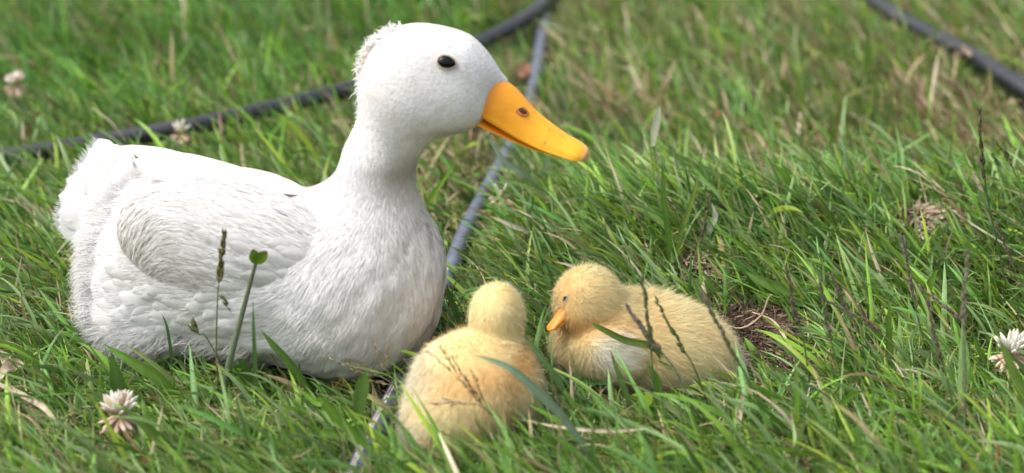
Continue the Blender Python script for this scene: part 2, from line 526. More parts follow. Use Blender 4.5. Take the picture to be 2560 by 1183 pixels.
# ------------------------------------------------------------------ feathers
def feather_mesh(L, W, spine, nrm_f, r, rows=9, blunt=0.55, color=WHITE, split=0.25):
    """a vaned feather along spine(t) (t 0..1 -> (point, side, normal)); outline rounded, tip a little frayed"""
    V, C = [], []
    for i in range(rows + 1):
        t = i / rows
        pt, sd, nm = spine(t)
        w = W * 0.5 * (0.35 + 0.65 * smooth01(t / 0.35)) * (1 - max(0, (t - blunt) / (1 - blunt)) ** 2.3) ** 0.5
        w = max(w, W * 0.02)
        jl = 1 + (r.normal(0, split * 0.45) if t > 0.5 else 0)
        jr = 1 + (r.normal(0, split * 0.45) if t > 0.5 else 0)
        V += [pt - sd * w * jl - nm * w * 0.16, pt - sd * w * 0.5 * jl, pt + nm * W * 0.02, pt + sd * w * 0.5 * jr, pt + sd * w * jr - nm * w * 0.16]
        sh = 1 - 0.05 * (1 - t)
        for k in range(5):
            C.append(color * sh * (0.93 if k == 2 else 1.0) * (1 + r.normal(0, 0.015)))
    q = []
    for i in range(rows):
        for k in range(4):
            a = i * 5 + k
            q.append([a, a + 1, a + 6, a + 5])
    return mesh_np('feather', np.array(V), [np.array(q)], M['vane'], True, np.clip(np.array(C), 0, 0.9))
contour_feathers()

def wing_surface(s, t, off):
    """point of the near wing at s along the body, t up, offset outward"""
    p0 = WC + FW[:, 0] * s + FW[:, 2] * t
    e = 1 - (s / 0.118) ** 2 - (t / 0.064) ** 2
    y = 0.040 * math.sqrt(max(e, 0.0))
    p = p0 + WLAT * (y + off)
    if e < 0:                                                         # beyond the rim: let it droop round the edge
        p = p + WLAT * e * 0.02
    n = grad(wing_near, p[None])[0]
    return p, n
wv, wq = surface_nets(wing_near, WC - 0.14, WC + 0.14, 0.004)
wing = obj('wing', mesh_np('wing', wv, [wq], M['duck_skin'], True, duck_tint(wv)), duck)
wing['label'] = 'folded wing on the near flank'
def wing_tint(p):  # shade on the rear rim and centre is put into the plumage colour as grey-beige
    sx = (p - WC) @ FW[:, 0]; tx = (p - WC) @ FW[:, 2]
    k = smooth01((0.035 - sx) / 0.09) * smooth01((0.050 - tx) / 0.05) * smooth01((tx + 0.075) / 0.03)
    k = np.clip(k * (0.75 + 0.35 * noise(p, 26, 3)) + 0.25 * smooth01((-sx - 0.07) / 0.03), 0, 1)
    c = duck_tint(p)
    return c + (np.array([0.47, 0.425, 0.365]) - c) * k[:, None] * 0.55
def wing_dir(s, t):
    # back along the top, turning down round the rear edge
    k = smooth01((-s - 0.015) / 0.085)
    up = 0.30 * (1 - k) * smooth01((t + 0.02) / 0.05)
    a = k * R(78) * (1 - 0.35 * smooth01((t - 0.02) / 0.03))
    return -math.cos(a) * 1.0, -math.sin(a) * 1.0 + up * 0.5
r = np.random.default_rng(33)
layers = [(0.094, 0.040, 0.013), (0.076, 0.046, 0.014), (0.056, 0.052, 0.015), (0.035, 0.058, 0.016), (0.013, 0.062, 0.016), (-0.010, 0.062, 0.016),
          (-0.033, 0.058, 0.016), (-0.056, 0.048, 0.015)]
for li in range(len(layers) - 1, -1, -1):
    s0, fl, fw = layers[li]
    tmax = 0.058 * math.sqrt(max(0.05, 1 - (s0 / 0.115) ** 2))
    nb = max(3, int(2 * tmax / 0.0098))
    for j in range(nb):
        t0 = -tmax * 0.92 + 1.9 * tmax * (j + 0.5) / nb + r.normal(0, 0.002)
        s1 = s0 + r.normal(0, 0.004) + 0.012 * math.sin(j * 1.3)
        steps = 10; s, t = s1, t0
        path = [(s, t)]
        a0 = r.normal(0, 0.10)
        for k in range(steps):
            ds, dt = wing_dir(s, t)
            ds, dt = ds * math.cos(a0) - dt * math.sin(a0), ds * math.sin(a0) + dt * math.cos(a0)
            nl = math.hypot(ds, dt)
            s += ds / nl * fl / steps; t += dt / nl * fl / steps
            path.append((s, t))
        lay = 0.0010 + 0.0005 * (len(layers) - 1 - li)
        pts = [wing_surface(a, b, lay + 0.0022 * (i / steps)) for i, (a, b) in enumerate(path)]
        def spine(t, pts=pts):
            x = t * (len(pts) - 1); i = min(int(x), len(pts) - 2); u = x - i
            p = pts[i][0] * (1 - u) + pts[i + 1][0] * u
            n = unit(pts[i][1] * (1 - u) + pts[i + 1][1] * u)
            d = unit(pts[i + 1][0] - pts[i][0])
            return p, unit(np.cross(n, d)), n
        beige = smooth01((-s1 + 0.02) / 0.06) * smooth01((0.02 - t0) / 0.04) * 0.5 + 0.25 * r.random()
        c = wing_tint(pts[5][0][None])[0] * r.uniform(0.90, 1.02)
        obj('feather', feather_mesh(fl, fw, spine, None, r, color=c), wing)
# small contour feathers over the wing as fine strands
wp = sample_surface(wv, wq, 26000, r)
wp = wp[(wp - WC) @ WLAT > -0.01]
wnr = grad(wing_near, wp)
sx = (wp - WC) @ FW[:, 0]; tx = (wp - WC) @ FW[:, 2]
wd = np.array([wing_dir(a, b) for a, b in zip(sx, tx)])
wflow = wd[:, :1] * FW[:, 0] + wd[:, 1:] * FW[:, 2]
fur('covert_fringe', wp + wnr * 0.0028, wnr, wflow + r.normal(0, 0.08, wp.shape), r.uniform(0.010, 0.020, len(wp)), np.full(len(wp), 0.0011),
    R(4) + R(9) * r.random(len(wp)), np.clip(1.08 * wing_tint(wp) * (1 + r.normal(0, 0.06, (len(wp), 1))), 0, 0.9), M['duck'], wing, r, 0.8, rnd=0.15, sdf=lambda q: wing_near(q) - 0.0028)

# far wing: its rim shows past the breast
fv, fq = surface_nets(wing_far, WC2 - 0.145, WC2 + 0.145, 0.005)
wing2 = obj('wing', mesh_np('wing_far', fv, [fq], M['duck_skin'], True, duck_tint(fv)), duck)
wing2['label'] = 'folded wing on the far flank'
wp = sample_surface(fv, fq, 9000, r)
wnr = grad(wing_far, wp)
fur('covert_fringe', wp, wnr, np.tile(-H + np.array([0, 0, 0.05]), (len(wp), 1)) + r.normal(0, 0.08, wp.shape), r.uniform(0.010, 0.02, len(wp)),
    np.full(len(wp), 0.0013), R(6) + R(10) * r.random(len(wp)), np.clip(duck_tint(wp), 0, 0.9), M['duck'], wing2, r, 0.75)

def free_feather(name, a, b, W, nrm, parent, r, bend=0.0, color=WHITE, blunt=0.55, rows=10, split=0.3):
    a = np.asarray(a, float); b = np.asarray(b, float)
    d = b - a; Ln = np.linalg.norm(d)
    nrm = unit(nrm - unit(d) * np.dot(nrm, unit(d)))
    def spine(t):
        p = a + d * t + nrm * bend * math.sin(t * math.pi)
        return p, unit(np.cross(nrm, d)), nrm
    return obj(name, feather_mesh(Ln, W, spine, None, r, rows=rows, color=color, blunt=blunt, split=split), parent)
# long feathers lying over the back to the tail
BACK = [
    (690, 470, 0.115, 415, 395, 0.155, 0.026), (640, 452, 0.125, 360, 385, 0.165, 0.026), (600, 446, 0.135, 292, 366, 0.175, 0.022),
    (585, 462, 0.11, 330, 400, 0.15, 0.024), (760, 478, 0.10, 520, 430, 0.13, 0.028), (560, 480, 0.095, 350, 425, 0.13, 0.026),
    (720, 500, 0.085, 480, 455, 0.10, 0.026), (640, 500, 0.08, 420, 450, 0.105, 0.026)]
for (x0, y0, Y0, x1, y1, Y1, W) in BACK + [(a + 22, b + 9, c - 0.008, d + 34, e + 14, f - 0.008, w) for a, b, c, d, e, f, w in BACK]:
    free_feather('back_feather', P(x0, y0, Y0 - 0.042), P(x1, y1, Y1 - 0.045), W * 0.72, np.array([-0.1, -0.45, 0.9]), duck, r, 0.008,
                 WHITE + (CREAM - WHITE) * (0.1 + 0.5 * r.random()), split=0.10)
# tail fan
TB = P(360, 560, 0.13)
tips = [(300, 368, 0.175), (262, 352, 0.178), (232, 348, 0.18), (205, 385, 0.18), (178, 430, 0.18), (160, 470, 0.18), (142, 512, 0.175), (134, 552, 0.17),
        (160, 590, 0.165), (205, 628, 0.155), (330, 405, 0.16), (280, 420, 0.155), (225, 470, 0.15), (190, 540, 0.14)]
tips2 = tips + [((a[0] + b[0]) / 2, (a[1] + b[1]) / 2, (a[2] + b[2]) / 2 - 0.003) for a, b in zip(tips[:9], tips[1:10])]
for i, (x, y, Yt) in enumerate(tips2):
    tip = P(x, y, Yt - 0.004 * (i % 3))
    tip = TB + (tip - TB) * r.uniform(0.95, 1.03)
    base_ = TB + (tip - TB) * 0.02 + r.normal(0, 0.003, 3)
    free_feather('tail_feather', base_, tip, 0.031, np.array([-0.25, -0.9, 0.3]), duck, r, 0.008, WHITE * (1.0 - 0.03 * r.random()), blunt=0.68, split=0.03, rows=14)
# fine barbs along the fan
n = 1600
k = r.integers(0, 10, n)
tp = np.array([P(*t) for t in tips])[k]
u = r.uniform(0.2, 0.74, n)[:, None]
bp = TB + (tp - TB) * u + r.normal(0, 0.006, (n, 3)) * np.array([1, 0.4, 1]) + np.array([0, -0.006, 0])
fur('tail_barb', bp, np.tile(unit(np.array([-0.25, -0.9, 0.35])), (n, 1)), unit(tp - TB) + r.normal(0, 0.10, (n, 3)), r.uniform(0.006, 0.012, n),
    np.full(n, 0.0009), np.full(n, R(4)), np.clip(np.tile(WHITE, (n, 1)) * r.uniform(0.95, 1.05, (n, 1)), 0, 0.88), M['duck'], duck, r, 0.75)
n = 1500
k = r.integers(0, 10, n)
tp = np.array([P(*t) for t in tips])[k]
kk = r.random(n)[:, None]; tp = tp * kk + np.array([P(*t) for t in tips])[np.minimum(k + 1, 9)] * (1 - kk)
bp = TB + (tp - TB) * r.uniform(0.82, 0.97, n)[:, None] + np.array([0, -0.002, 0])
fur('tail_fringe', bp, np.tile(unit(np.array([-0.25, -0.9, 0.35])), (n, 1)), unit(tp - TB) + r.normal(0, 0.15, (n, 3)), r.uniform(0.004, 0.009, n),
    np.full(n, 0.0009), np.full(n, R(2)), np.tile(WHITE, (n, 1)), M['tuft'], duck, r, 0.8, own=True)
# crest tuft at the back of the head
n = 320
cp = np.array([P(930, 118, YH)]) + r.normal(0, 1, (n, 3)) * np.array([0.010, 0.005, 0.014])
cp[:, 0] += (cp[:, 2] - P(930, 118, YH)[2]) * 0.45 
cn = grad(duck_core, cp); cp = cp - cn * duck_core(cp)[:, None]
fur('crest', cp, cn, np.array([-0.8, 0, 0.25]) + r.normal(0, 0.5, (n, 3)), r.uniform(0.006, 0.017, n), np.full(n, 0.0016), R(15) + R(45) * r.random(n),
    np.clip(duck_tint(cp) * 1.3, 0, 0.88), M['tuft'], duck, r, 0.88, own=True)
n = 200
cp = np.array([P(895, 200, YH)]) + r.normal(0, 1, (n, 3)) * np.array([0.006, 0.010, 0.030])
cn = grad(duck_core, cp); cp = cp - cn * duck_core(cp)[:, None]
fur('nape_fringe', cp, cn, np.array([-0.5, 0, -0.6]) + r.normal(0, 0.4, (n, 3)), r.uniform(0.004, 0.009, n), np.full(n, 0.0009), R(15) + R(35) * r.random(n),
    np.clip(duck_tint(cp) * 1.3, 0, 0.88), M['tuft'], duck, r, 0.88, own=True)

# ------------------------------------------------------------------ bill
B0 = P(1200, 235, YH); B1 = P(1470, 385, YH - 0.012)
bx = unit(B1 - B0); by = unit(np.cross(np.array([0, 0, 1.0]), bx)); bz = np.cross(bx, by)
BU = np.linalg.norm(B1 - B0) / 309.0                                 # metres per profile unit
def prof(tab, a):
    tab = np.array(tab, float)
    # smooth (cosine-free) interpolation through the table
    x, y = tab[:, 0], tab[:, 1]
    m = np.gradient(y, x)
    i = np.clip(np.searchsorted(x, a) - 1, 0, len(x) - 2)
    h = x[i + 1] - x[i]; t = (a - x[i]) / h
    return ((2 * t**3 - 3 * t**2 + 1) * y[i] + (t**3 - 2 * t**2 + t) * h * m[i] + (-2 * t**3 + 3 * t**2) * y[i + 1] + (t**3 - t**2) * h * m[i + 1])
TOP = [(-20, 60), (20, 62), (60, 60), (90, 52), (150, 31), (200, 21), (245, 15), (290, 13), (306, 9), (314, 1)]
BOT = [(-20, -36), (20, -38), (60, -41), (90, -43), (150, -44), (200, -38), (245, -28), (290, -17), (306, -12), (314, -7)]
WID = [(-20, 60), (20, 57), (60, 53), (90, 50), (150, 48), (200, 51), (245, 53), (290, 46), (306, 32), (314, 12)]
def bill_loft(avals, top, bot, wid, lip=0.16, nring=36):
    V = []
    for a in avals:
        zt, zb, w = prof(top, a), prof(bot, a), max(prof(wid, a), 2)
        zl = zb + (zt - zb) * lip
        for k in range(nring):
            th = 2 * math.pi * k / nring
            c, s_ = math.cos(th), math.sin(th)
            if s_ >= 0:
                y = w * math.copysign(abs(c) ** 0.85, c) * (1 - 0.12 * smooth01(s_ * 1.2))
                z = zl + (zt - zl) * s_ ** 0.95
            else:
                y = w * math.copysign(abs(c) ** 0.45, c) * 1.03
                z = zl + (zb - zl) * abs(s_) ** 0.7
            V.append(B0 + (bx * a + by * y + bz * z) * BU)
    V = np.array(V); na = len(avals)
    q = []
    for i in range(na - 1):
        for k in range(nring):
            k2 = (k + 1) % nring
            q.append([i * nring + k, i * nring + k2, (i + 1) * nring + k2, (i + 1) * nring + k])
    V = np.vstack([V, V[:nring].mean(0), V[-nring:].mean(0)])
    t = [[len(V) - 2, (k + 1) % nring, k] for k in range(nring)] + \
        [[len(V) - 1, (na - 1) * nring + k, (na - 1) * nring + (k + 1) % nring] for k in range(nring)]
    return V, np.array(q), np.array(t)
av = np.concatenate([np.linspace(-20, 280, 46), np.linspace(286, 314, 14)])
V, q, t = bill_loft(av, TOP, BOT, WID)
al = ((V - B0) @ bx) / BU
ORANGE = np.array([0.82, 0.335, 0.016]); YEL = np.array([0.86, 0.415, 0.02]); RUST = np.array([0.60, 0.19, 0.012])
cb = ORANGE + (YEL - ORANGE) * smooth01((al - 60) / 160)[:, None]
cb = cb + (RUST - cb) * (0.6 * smooth01((70 - al) / 60))[:, None]
cb = cb + (np.array([0.60, 0.32, 0.17]) - cb) * (0.85 * smooth01((al - 288) / 16))[:, None]
upper = obj('upper_bill', mesh_np('upper_bill', V, [q, t], M['bill'], True, cb), duck)
BOT2 = [(-20, -57), (20, -62), (60, -63), (120, -59), (180, -49), (240, -34)]
TOP2 = [(-20, -40), (20, -44), (60, -47), (120, -48), (180, -42), (240, -31)]
WID2 = [(-20, 52), (20, 49), (60, 44), (120, 37), (180, 38), (240, 34)]
V, q, t = bill_loft(np.linspace(-20, 240, 30), TOP2, BOT2, WID2, 0.4)
obj('lower_bill', mesh_np('lower_bill', V, [q, t], M['bill'], True, np.tile(ORANGE * 0.9, (len(V), 1))), duck)
def ell_mesh(c, rad, F, nu=20, nv=12):
    V = [];
    for i in range(nv + 1):
        ph = math.pi * i / nv
        for j in range(nu):
            th = 2 * math.pi * j / nu
            V.append(np.asarray(c) + F @ (np.array([math.sin(ph) * math.cos(th), math.sin(ph) * math.sin(th), math.cos(ph)]) * rad))
    q = [[i * nu + j, i * nu + (j + 1) % nu, (i + 1) * nu + (j + 1) % nu, (i + 1) * nu + j] for i in range(nv) for j in range(nu)]
    return np.array(V), np.array(q)[:, ::-1]
def cast(f, px, py, y0=-0.25, n=2500):
    """first point of a surface along the line of a picture point (used to seat eyes and nostrils on the head)"""
    d = unit(ray(px, py))
    t = np.linspace(1.2, 2.3, n)
    v = f(CAM + d * t[:, None])
    i = np.argmax(v < 0)
    return CAM + d * t[i]
# nostrils, both sides: shallow dark slots with a rusty rim
for sgn in (-1, 1):
    a_, zz = 108, 26
    zt, zb, w = prof(TOP, a_), prof(BOT, a_), prof(WID, a_)
    zl = zb + (zt - zb) * 0.16
    s_ = (zz - zl) / (zt - zl)
    th = math.asin(min(1, max(0.0, s_)) ** (1 / 0.95))
    yy = w * math.cos(th) ** 0.85 * (1 - 0.12 * float(smooth01(s_ * 1.2)))
    c = B0 + (bx * a_ - by * yy * -sgn + bz * zz) * BU
    nrm = unit(by * sgn * 0.75 + bz * 0.6)
    tz = unit(np.cross(bx, nrm))
    tilt = unit(bx * 0.9 - tz * 0.35 * -sgn * 0)
    Fn = np.stack([bx, tz, nrm], 1)
    Vn, qn = ell_mesh(c - nrm * 0.0004, (0.0078, 0.0048, 0.0012), Fn)
    rim = obj('nostril_rim', mesh_np('nostril_rim', Vn, [qn], M['nostril_rim']), upper)
    Vn, qn = ell_mesh(c + bx * 0.001 + nrm * 0.0002, (0.0046, 0.0027, 0.0011), Fn)
    obj('nostril', mesh_np('nostril', Vn, [qn], M['nostril']), upper)

# ------------------------------------------------------------------ eyes
E = cast(duck_core, 1114, 156)
for sgn in (1, -1):
    c = E.copy()
    if sgn < 0: c[1] = 2 * YH - E[1]
    nrm = grad(duck_core, c[None])[0]
    # eyeball: lens-shaped dark ball just proud of the feathers
    tx = unit(np.array([1.0, 0, -0.18]) - nrm * np.dot(nrm, np.array([1.0, 0, -0.18])))
    ty = np.cross(nrm, tx)
    F = np.stack([tx, ty, nrm], 1)
    ring_n = 28
    # almond eyelid ring
    Vr, qr = [], []
    def almond(th, k=1.0):
        x = math.cos(th); y = math.sin(th)
        y = y * (1 - 0.28 * max(0, x) ** 2)
        return np.array([x * (0.0084 + (0.0016 if x > 0 else 0)) * k, y * 0.0062 * k])
    for i in range(ring_n):
        th = 2 * math.pi * i / ring_n
        for j in range(8):
            ph = 2 * math.pi * j / 8
            xy = almond(th, 1 + 0.10 * math.cos(ph))
            Vr.append(c + F @ np.array([xy[0], xy[1], 0.0022 + 0.0011 * math.sin(ph)]))
    for i in range(ring_n):
        for j in range(8):
            qr.append([i * 8 + j, ((i + 1) % ring_n) * 8 + j, ((i + 1) % ring_n) * 8 + (j + 1) % 8, i * 8 + (j + 1) % 8])
    Ve = [c + F @ np.array([0, 0, 0.0058])]
    rings = 7
    for k in range(1, rings + 1):
        f = k / rings
        for i in range(ring_n):
            xy = almond(2 * math.pi * i / ring_n, f)
            Ve.append(c + F @ np.array([xy[0], xy[1], 0.0010 + 0.0048 * math.sqrt(max(0, 1 - f * f))]))
    te = [[0, 1 + i, 1 + (i + 1) % ring_n] for i in range(ring_n)]
    qe = [[1 + (k - 1) * ring_n + i, 1 + k * ring_n + i, 1 + k * ring_n + (i + 1) % ring_n, 1 + (k - 1) * ring_n + (i + 1) % ring_n]
          for k in range(1, rings) for i in range(ring_n)]
    eye = obj('eye', mesh_np('eye', np.array(Ve), [np.array(te), np.array(qe)], M['eye']), duck)
    obj('eyelid', mesh_np('eyelid', np.array(Vr), [np.array(qr)], M['lid']), eye)

# ================================================================== the ducklings
YEL_L = np.array([0.95, 0.81, 0.47]); YEL_D = np.array([0.89, 0.60, 0.24]); PALE = np.array([0.90, 0.85, 0.72])
def duckling(name, sdf, lo, hi, flow_fn, tint_fn, label, base, n_hair, seed, len_fn):
    r = np.random.default_rng(seed)
    root = empty(name, base, label, 'duckling', 'two yellow ducklings beside the white duck')
    v, q = surface_nets(sdf, lo, hi, 0.0024)
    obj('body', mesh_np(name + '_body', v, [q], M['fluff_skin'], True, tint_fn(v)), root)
    p = sample_surface(v, q, n_hair, r); p = p[p[:, 2] > 0.004]
    n = grad(sdf, p)
    ln = len_fn(p) * r.uniform(0.55, 1.25, len(p))
    lift = R(22) + R(38) * r.random(len(p)) ** 1.3
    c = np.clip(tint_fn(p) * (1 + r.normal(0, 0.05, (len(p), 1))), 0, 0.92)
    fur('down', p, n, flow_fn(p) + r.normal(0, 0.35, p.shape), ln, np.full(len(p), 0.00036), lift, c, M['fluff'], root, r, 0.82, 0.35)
    k = r.random(len(p)) < 0.06                                     # long loose wisps
    p, n = p[k], n[k]
    fur('wisp', p, n, flow_fn(p) + r.normal(0, 0.4, p.shape), len_fn(p) * r.uniform(1.1, 1.9, len(p)), np.full(len(p), 0.00030), R(30) + R(35) * r.random(len(p)),
        np.clip(tint_fn(p) * 1.05, 0, 0.93), M['fluff'], root, r, 0.6, 0.3)
    return root
# duckling seen from behind, looking away
Y1 = -0.075
a1 = P(1195, 985, Y1 - 0.0); 
D1B = np.array([P(1197, 985, Y1)[0], -0.085, 0.043])
D1H = P(1243, 780, -0.046)
def sdf_d1(p):
    d = s_ell(p, D1B, (0.042, 0.058, 0.041))
    d = smin(d, s_ell(p, P(1212, 925, -0.07), (0.036, 0.042, 0.024)), 0.03)
    d = smin(d, s_ell(p, P(1118, 1048, -0.118), (0.042, 0.034, 0.030), frame(R(50))), 0.04)
    d = smin(d, s_cone(p, P(1243, 850, -0.055), P(1243, 800, -0.048), 0.0215, 0.0215), 0.012)
    d = smin(d, s_ell(p, D1H, (0.0222, 0.028, 0.0245)), 0.008)
    d = smin(d, s_ell(p, P(1108, 950, -0.088), (0.028, 0.017, 0.028), frame(R(70), R(-20))), 0.025)
    d = smin(d, s_ell(p, P(1300, 985, -0.088), (0.026, 0.016, 0.026), frame(R(90), R(-20))), 0.012)
    return d
def tint_d1(p):
    n = noise(p, 22, 3) * 0.5 + 0.5
    m = 0.10 + 0.22 * n
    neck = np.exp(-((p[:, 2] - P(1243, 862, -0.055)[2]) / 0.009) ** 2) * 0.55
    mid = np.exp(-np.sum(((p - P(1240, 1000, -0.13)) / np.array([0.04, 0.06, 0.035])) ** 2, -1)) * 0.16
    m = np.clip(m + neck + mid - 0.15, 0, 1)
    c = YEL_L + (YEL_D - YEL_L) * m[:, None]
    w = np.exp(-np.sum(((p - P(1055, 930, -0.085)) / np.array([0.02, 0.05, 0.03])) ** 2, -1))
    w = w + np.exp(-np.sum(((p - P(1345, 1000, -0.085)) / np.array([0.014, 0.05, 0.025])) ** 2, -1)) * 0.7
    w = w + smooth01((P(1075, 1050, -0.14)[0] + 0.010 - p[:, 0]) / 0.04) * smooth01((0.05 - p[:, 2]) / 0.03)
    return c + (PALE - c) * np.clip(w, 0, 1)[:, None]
def flow_d1(p):
    f = np.tile(np.array([-0.1, -0.7, -0.5]), (len(p), 1))
    h = smooth01((p[:, 2] - P(1243, 850, -0.045)[2]) / 0.01)[:, None]
    return f * (1 - h) + np.array([0, -0.2, -1.0]) * h
def len_d1(p):
    h = smooth01((p[:, 2] - P(1243, 850, -0.045)[2]) / 0.01)
    return 0.0125 * (1 - h) + 0.0074 * h
duckling1 = duckling('duckling', sdf_d1, (-0.15, -0.20, 0.0), (0.06, 0.03, 0.185), flow_d1, tint_d1,
         'yellow duckling seen from behind, closest to the white duck breast', (D1B[0], D1B[1], 0), 85000, 41, len_d1)

# duckling in profile, head to the left
Y2 = 0.03
D2H = P(1468, 742, 0.015)
def sdf_d2(p):
    d = s_ell(p, P(1610, 860, Y2), (0.082, 0.052, 0.049), frame(R(-4), R(-8)))
    d = smin(d, s_ell(p, P(1484, 868, 0.012), (0.031, 0.034, 0.036)), 0.03)
    d = smin(d, s_ell(p, P(1745, 915, Y2 + 0.005), (0.046, 0.034, 0.030), frame(R(0), R(-30))), 0.03)
    d = smin(d, s_ell(p, D2H, (0.0300, 0.026, 0.0285), frame(R(8), R(20))), 0.006)
    d = smin(d, s_ell(p, P(1444, 782, 0.006), (0.0165, 0.018, 0.016)), 0.012)
    d = smin(d, s_cone(p, P(1520, 790, 0.02), P(1490, 770, 0.017), 0.027, 0.024), 0.012)
    d = smin(d, s_ell(p, P(1525, 890, -0.022), (0.024, 0.012, 0.018), frame(R(-6), R(-25))), 0.016)
    return d
def tint_d2(p):
    n = noise(p, 22, 6) * 0.5 + 0.5
    m = 0.10 + 0.28 * n
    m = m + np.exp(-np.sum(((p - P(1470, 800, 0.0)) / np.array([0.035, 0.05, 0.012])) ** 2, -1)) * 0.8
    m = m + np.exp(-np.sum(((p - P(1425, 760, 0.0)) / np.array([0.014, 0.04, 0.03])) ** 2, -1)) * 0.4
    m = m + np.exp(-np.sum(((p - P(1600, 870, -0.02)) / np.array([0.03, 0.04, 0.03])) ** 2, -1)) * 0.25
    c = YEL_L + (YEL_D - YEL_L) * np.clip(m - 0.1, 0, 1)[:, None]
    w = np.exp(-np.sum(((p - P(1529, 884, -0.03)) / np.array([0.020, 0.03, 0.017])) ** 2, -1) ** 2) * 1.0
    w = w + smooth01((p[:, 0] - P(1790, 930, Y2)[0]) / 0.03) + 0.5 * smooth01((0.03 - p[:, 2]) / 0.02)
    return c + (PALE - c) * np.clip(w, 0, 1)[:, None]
def flow_d2(p):
    f = np.tile(np.array([0.9, -0.1, -0.45]), (len(p), 1))
    h = np.exp(-np.sum(((p - D2H) / 0.034) ** 4, -1))[:, None]
    f = f * (1 - h) + np.array([0.8, 0, -0.2]) * h
    b = smooth01((P(1490, 860, 0)[0] - p[:, 0]) / 0.02)[:, None] * (1 - h)
    return f * (1 - b) + np.array([-0.2, -0.3, -0.9]) * b
def len_d2(p):
    h = np.exp(-np.sum(((p - D2H) / 0.036) ** 4, -1))
    return 0.0125 * (1 - h) + 0.0066 * h
duckling2 = duckling('duckling', sdf_d2, (0.015, -0.05, 0.0), (0.255, 0.105, 0.165), flow_d2, tint_d2,
         'yellow duckling lying in profile with its orange bill showing, beside bare earth', (0.12, Y2, 0), 85000, 42, len_d2)
# white wing stub of the profile duckling
r = np.random.default_rng(8)
n = 1100
wpn = P(1545, 885, -0.03) + r.normal(0, 1, (n, 3)) * np.array([0.011, 0.004, 0.011])
wn2 = grad(sdf_d2, wpn); wpn = wpn - wn2 * sdf_d2(wpn)[:, None]
ws = obj('wing_stub', None, None) if False else None
fur('wing_stub', wpn, wn2, np.array([0.95, -0.1, -0.22]) + r.normal(0, 0.16, (n, 3)), r.uniform(0.010, 0.020, n), np.full(n, 0.0007), R(12) + R(18) * r.random(n),
    np.clip(np.tile(PALE * 1.04, (n, 1)), 0, 0.92), M['fluff'], duckling2, r, 0.7)
# face of the profile duckling
def small_bill(root, base, tip, w, h, mt):
    ax = unit(tip - base); Lb = np.linalg.norm(tip - base)
    sy = unit(np.cross(np.array([0, 0, 1.0]), ax)); sz = np.cross(ax, sy)
    def part(nm, rows):
        V = []; nr = 20
        for (t, wt, zt, zb) in rows:
            for k in range(nr):
                th = 2 * math.pi * k / nr
                zc, zr = (zt + zb) / 2, (zt - zb) / 2
                c_, s_ = math.cos(th), math.sin(th)
                V.append(base + ax * t * Lb + sy * w * wt * math.copysign(abs(c_) ** 0.8, c_) + sz * h * (zc + zr * s_))
        q = [[i * nr + k, i * nr + (k + 1) % nr, (i + 1) * nr + (k + 1) % nr, (i + 1) * nr + k] for i in range(len(rows) - 1) for k in range(nr)]
        return obj(nm, mesh_np(nm, np.array(V), [np.array(q), np.array([[(len(rows) - 1) * nr + k for k in (0, 5, 10, 15)]])], mt), root)
    u = part('upper_bill', [(-0.4, 1, 1.05, -0.1), (0, 1, 1.0, -0.15), (0.3, 0.92, 0.66, -0.2), (0.6, 0.88, 0.32, -0.25), (0.85, 0.82, 0.12, -0.28), (0.96, 0.55, 0.02, -0.26), (1.0, 0.2, -0.1, -0.2)])
    part('lower_bill', [(-0.4, 0.85, -0.1, -0.55), (0, 0.85, -0.16, -0.55), (0.4, 0.85, -0.22, -0.5), (0.75, 0.8, -0.28, -0.42), (0.88, 0.4, -0.3, -0.36)])
    return u
small_bill(duckling2, P(1413, 787, -0.003), P(1369, 824, -0.016), 0.0062, 0.0080, M['dbill'])
small_bill(duckling1, D1H + np.array([0.0, 0.025, -0.006]), D1H + np.array([0.002, 0.047, -0.018]), 0.0062, 0.0080, M['dbill'])
for sg in (-1, 1):                                                  # eyes of the duckling that looks away
    ce = D1H + np.array([sg * 0.0190, 0.016, 0.004])
    ne1 = grad(sdf_d1, ce[None])[0]; ce = ce - ne1 * sdf_d1(ce[None])[0]
    tx = unit(np.array([0, 0.3, 1.0]) - ne1 * np.dot(ne1, np.array([0, 0.3, 1.0]))); F = np.stack([tx, np.cross(ne1, tx), ne1], 1)
    V, q = ell_mesh(ce + ne1 * 0.0022, (0.0032, 0.0022, 0.0014), F)
    obj('eye', mesh_np('duckling_eye', V, [q], M['eye']), duckling1)
e2 = cast(sdf_d2, 1416, 747)
ne = grad(sdf_d2, e2[None])[0]
tx = unit(np.array([0.35, 0, 1.0]) - ne * np.dot(ne, np.array([0.35, 0, 1.0]))); F = np.stack([tx, np.cross(ne, tx), ne], 1)
V, q = ell_mesh(e2 + ne * 0.0022, (0.0032, 0.0018, 0.0013), F)
eye2 = obj('eye', mesh_np('duckling_eye', V, [q], M['eye']), duckling2)
V, q = ell_mesh(e2 + ne * 0.0014, (0.0046, 0.0033, 0.0014), F)
obj('eyelid', mesh_np('duckling_eyelid', V, [q], M['lid']), eye2)

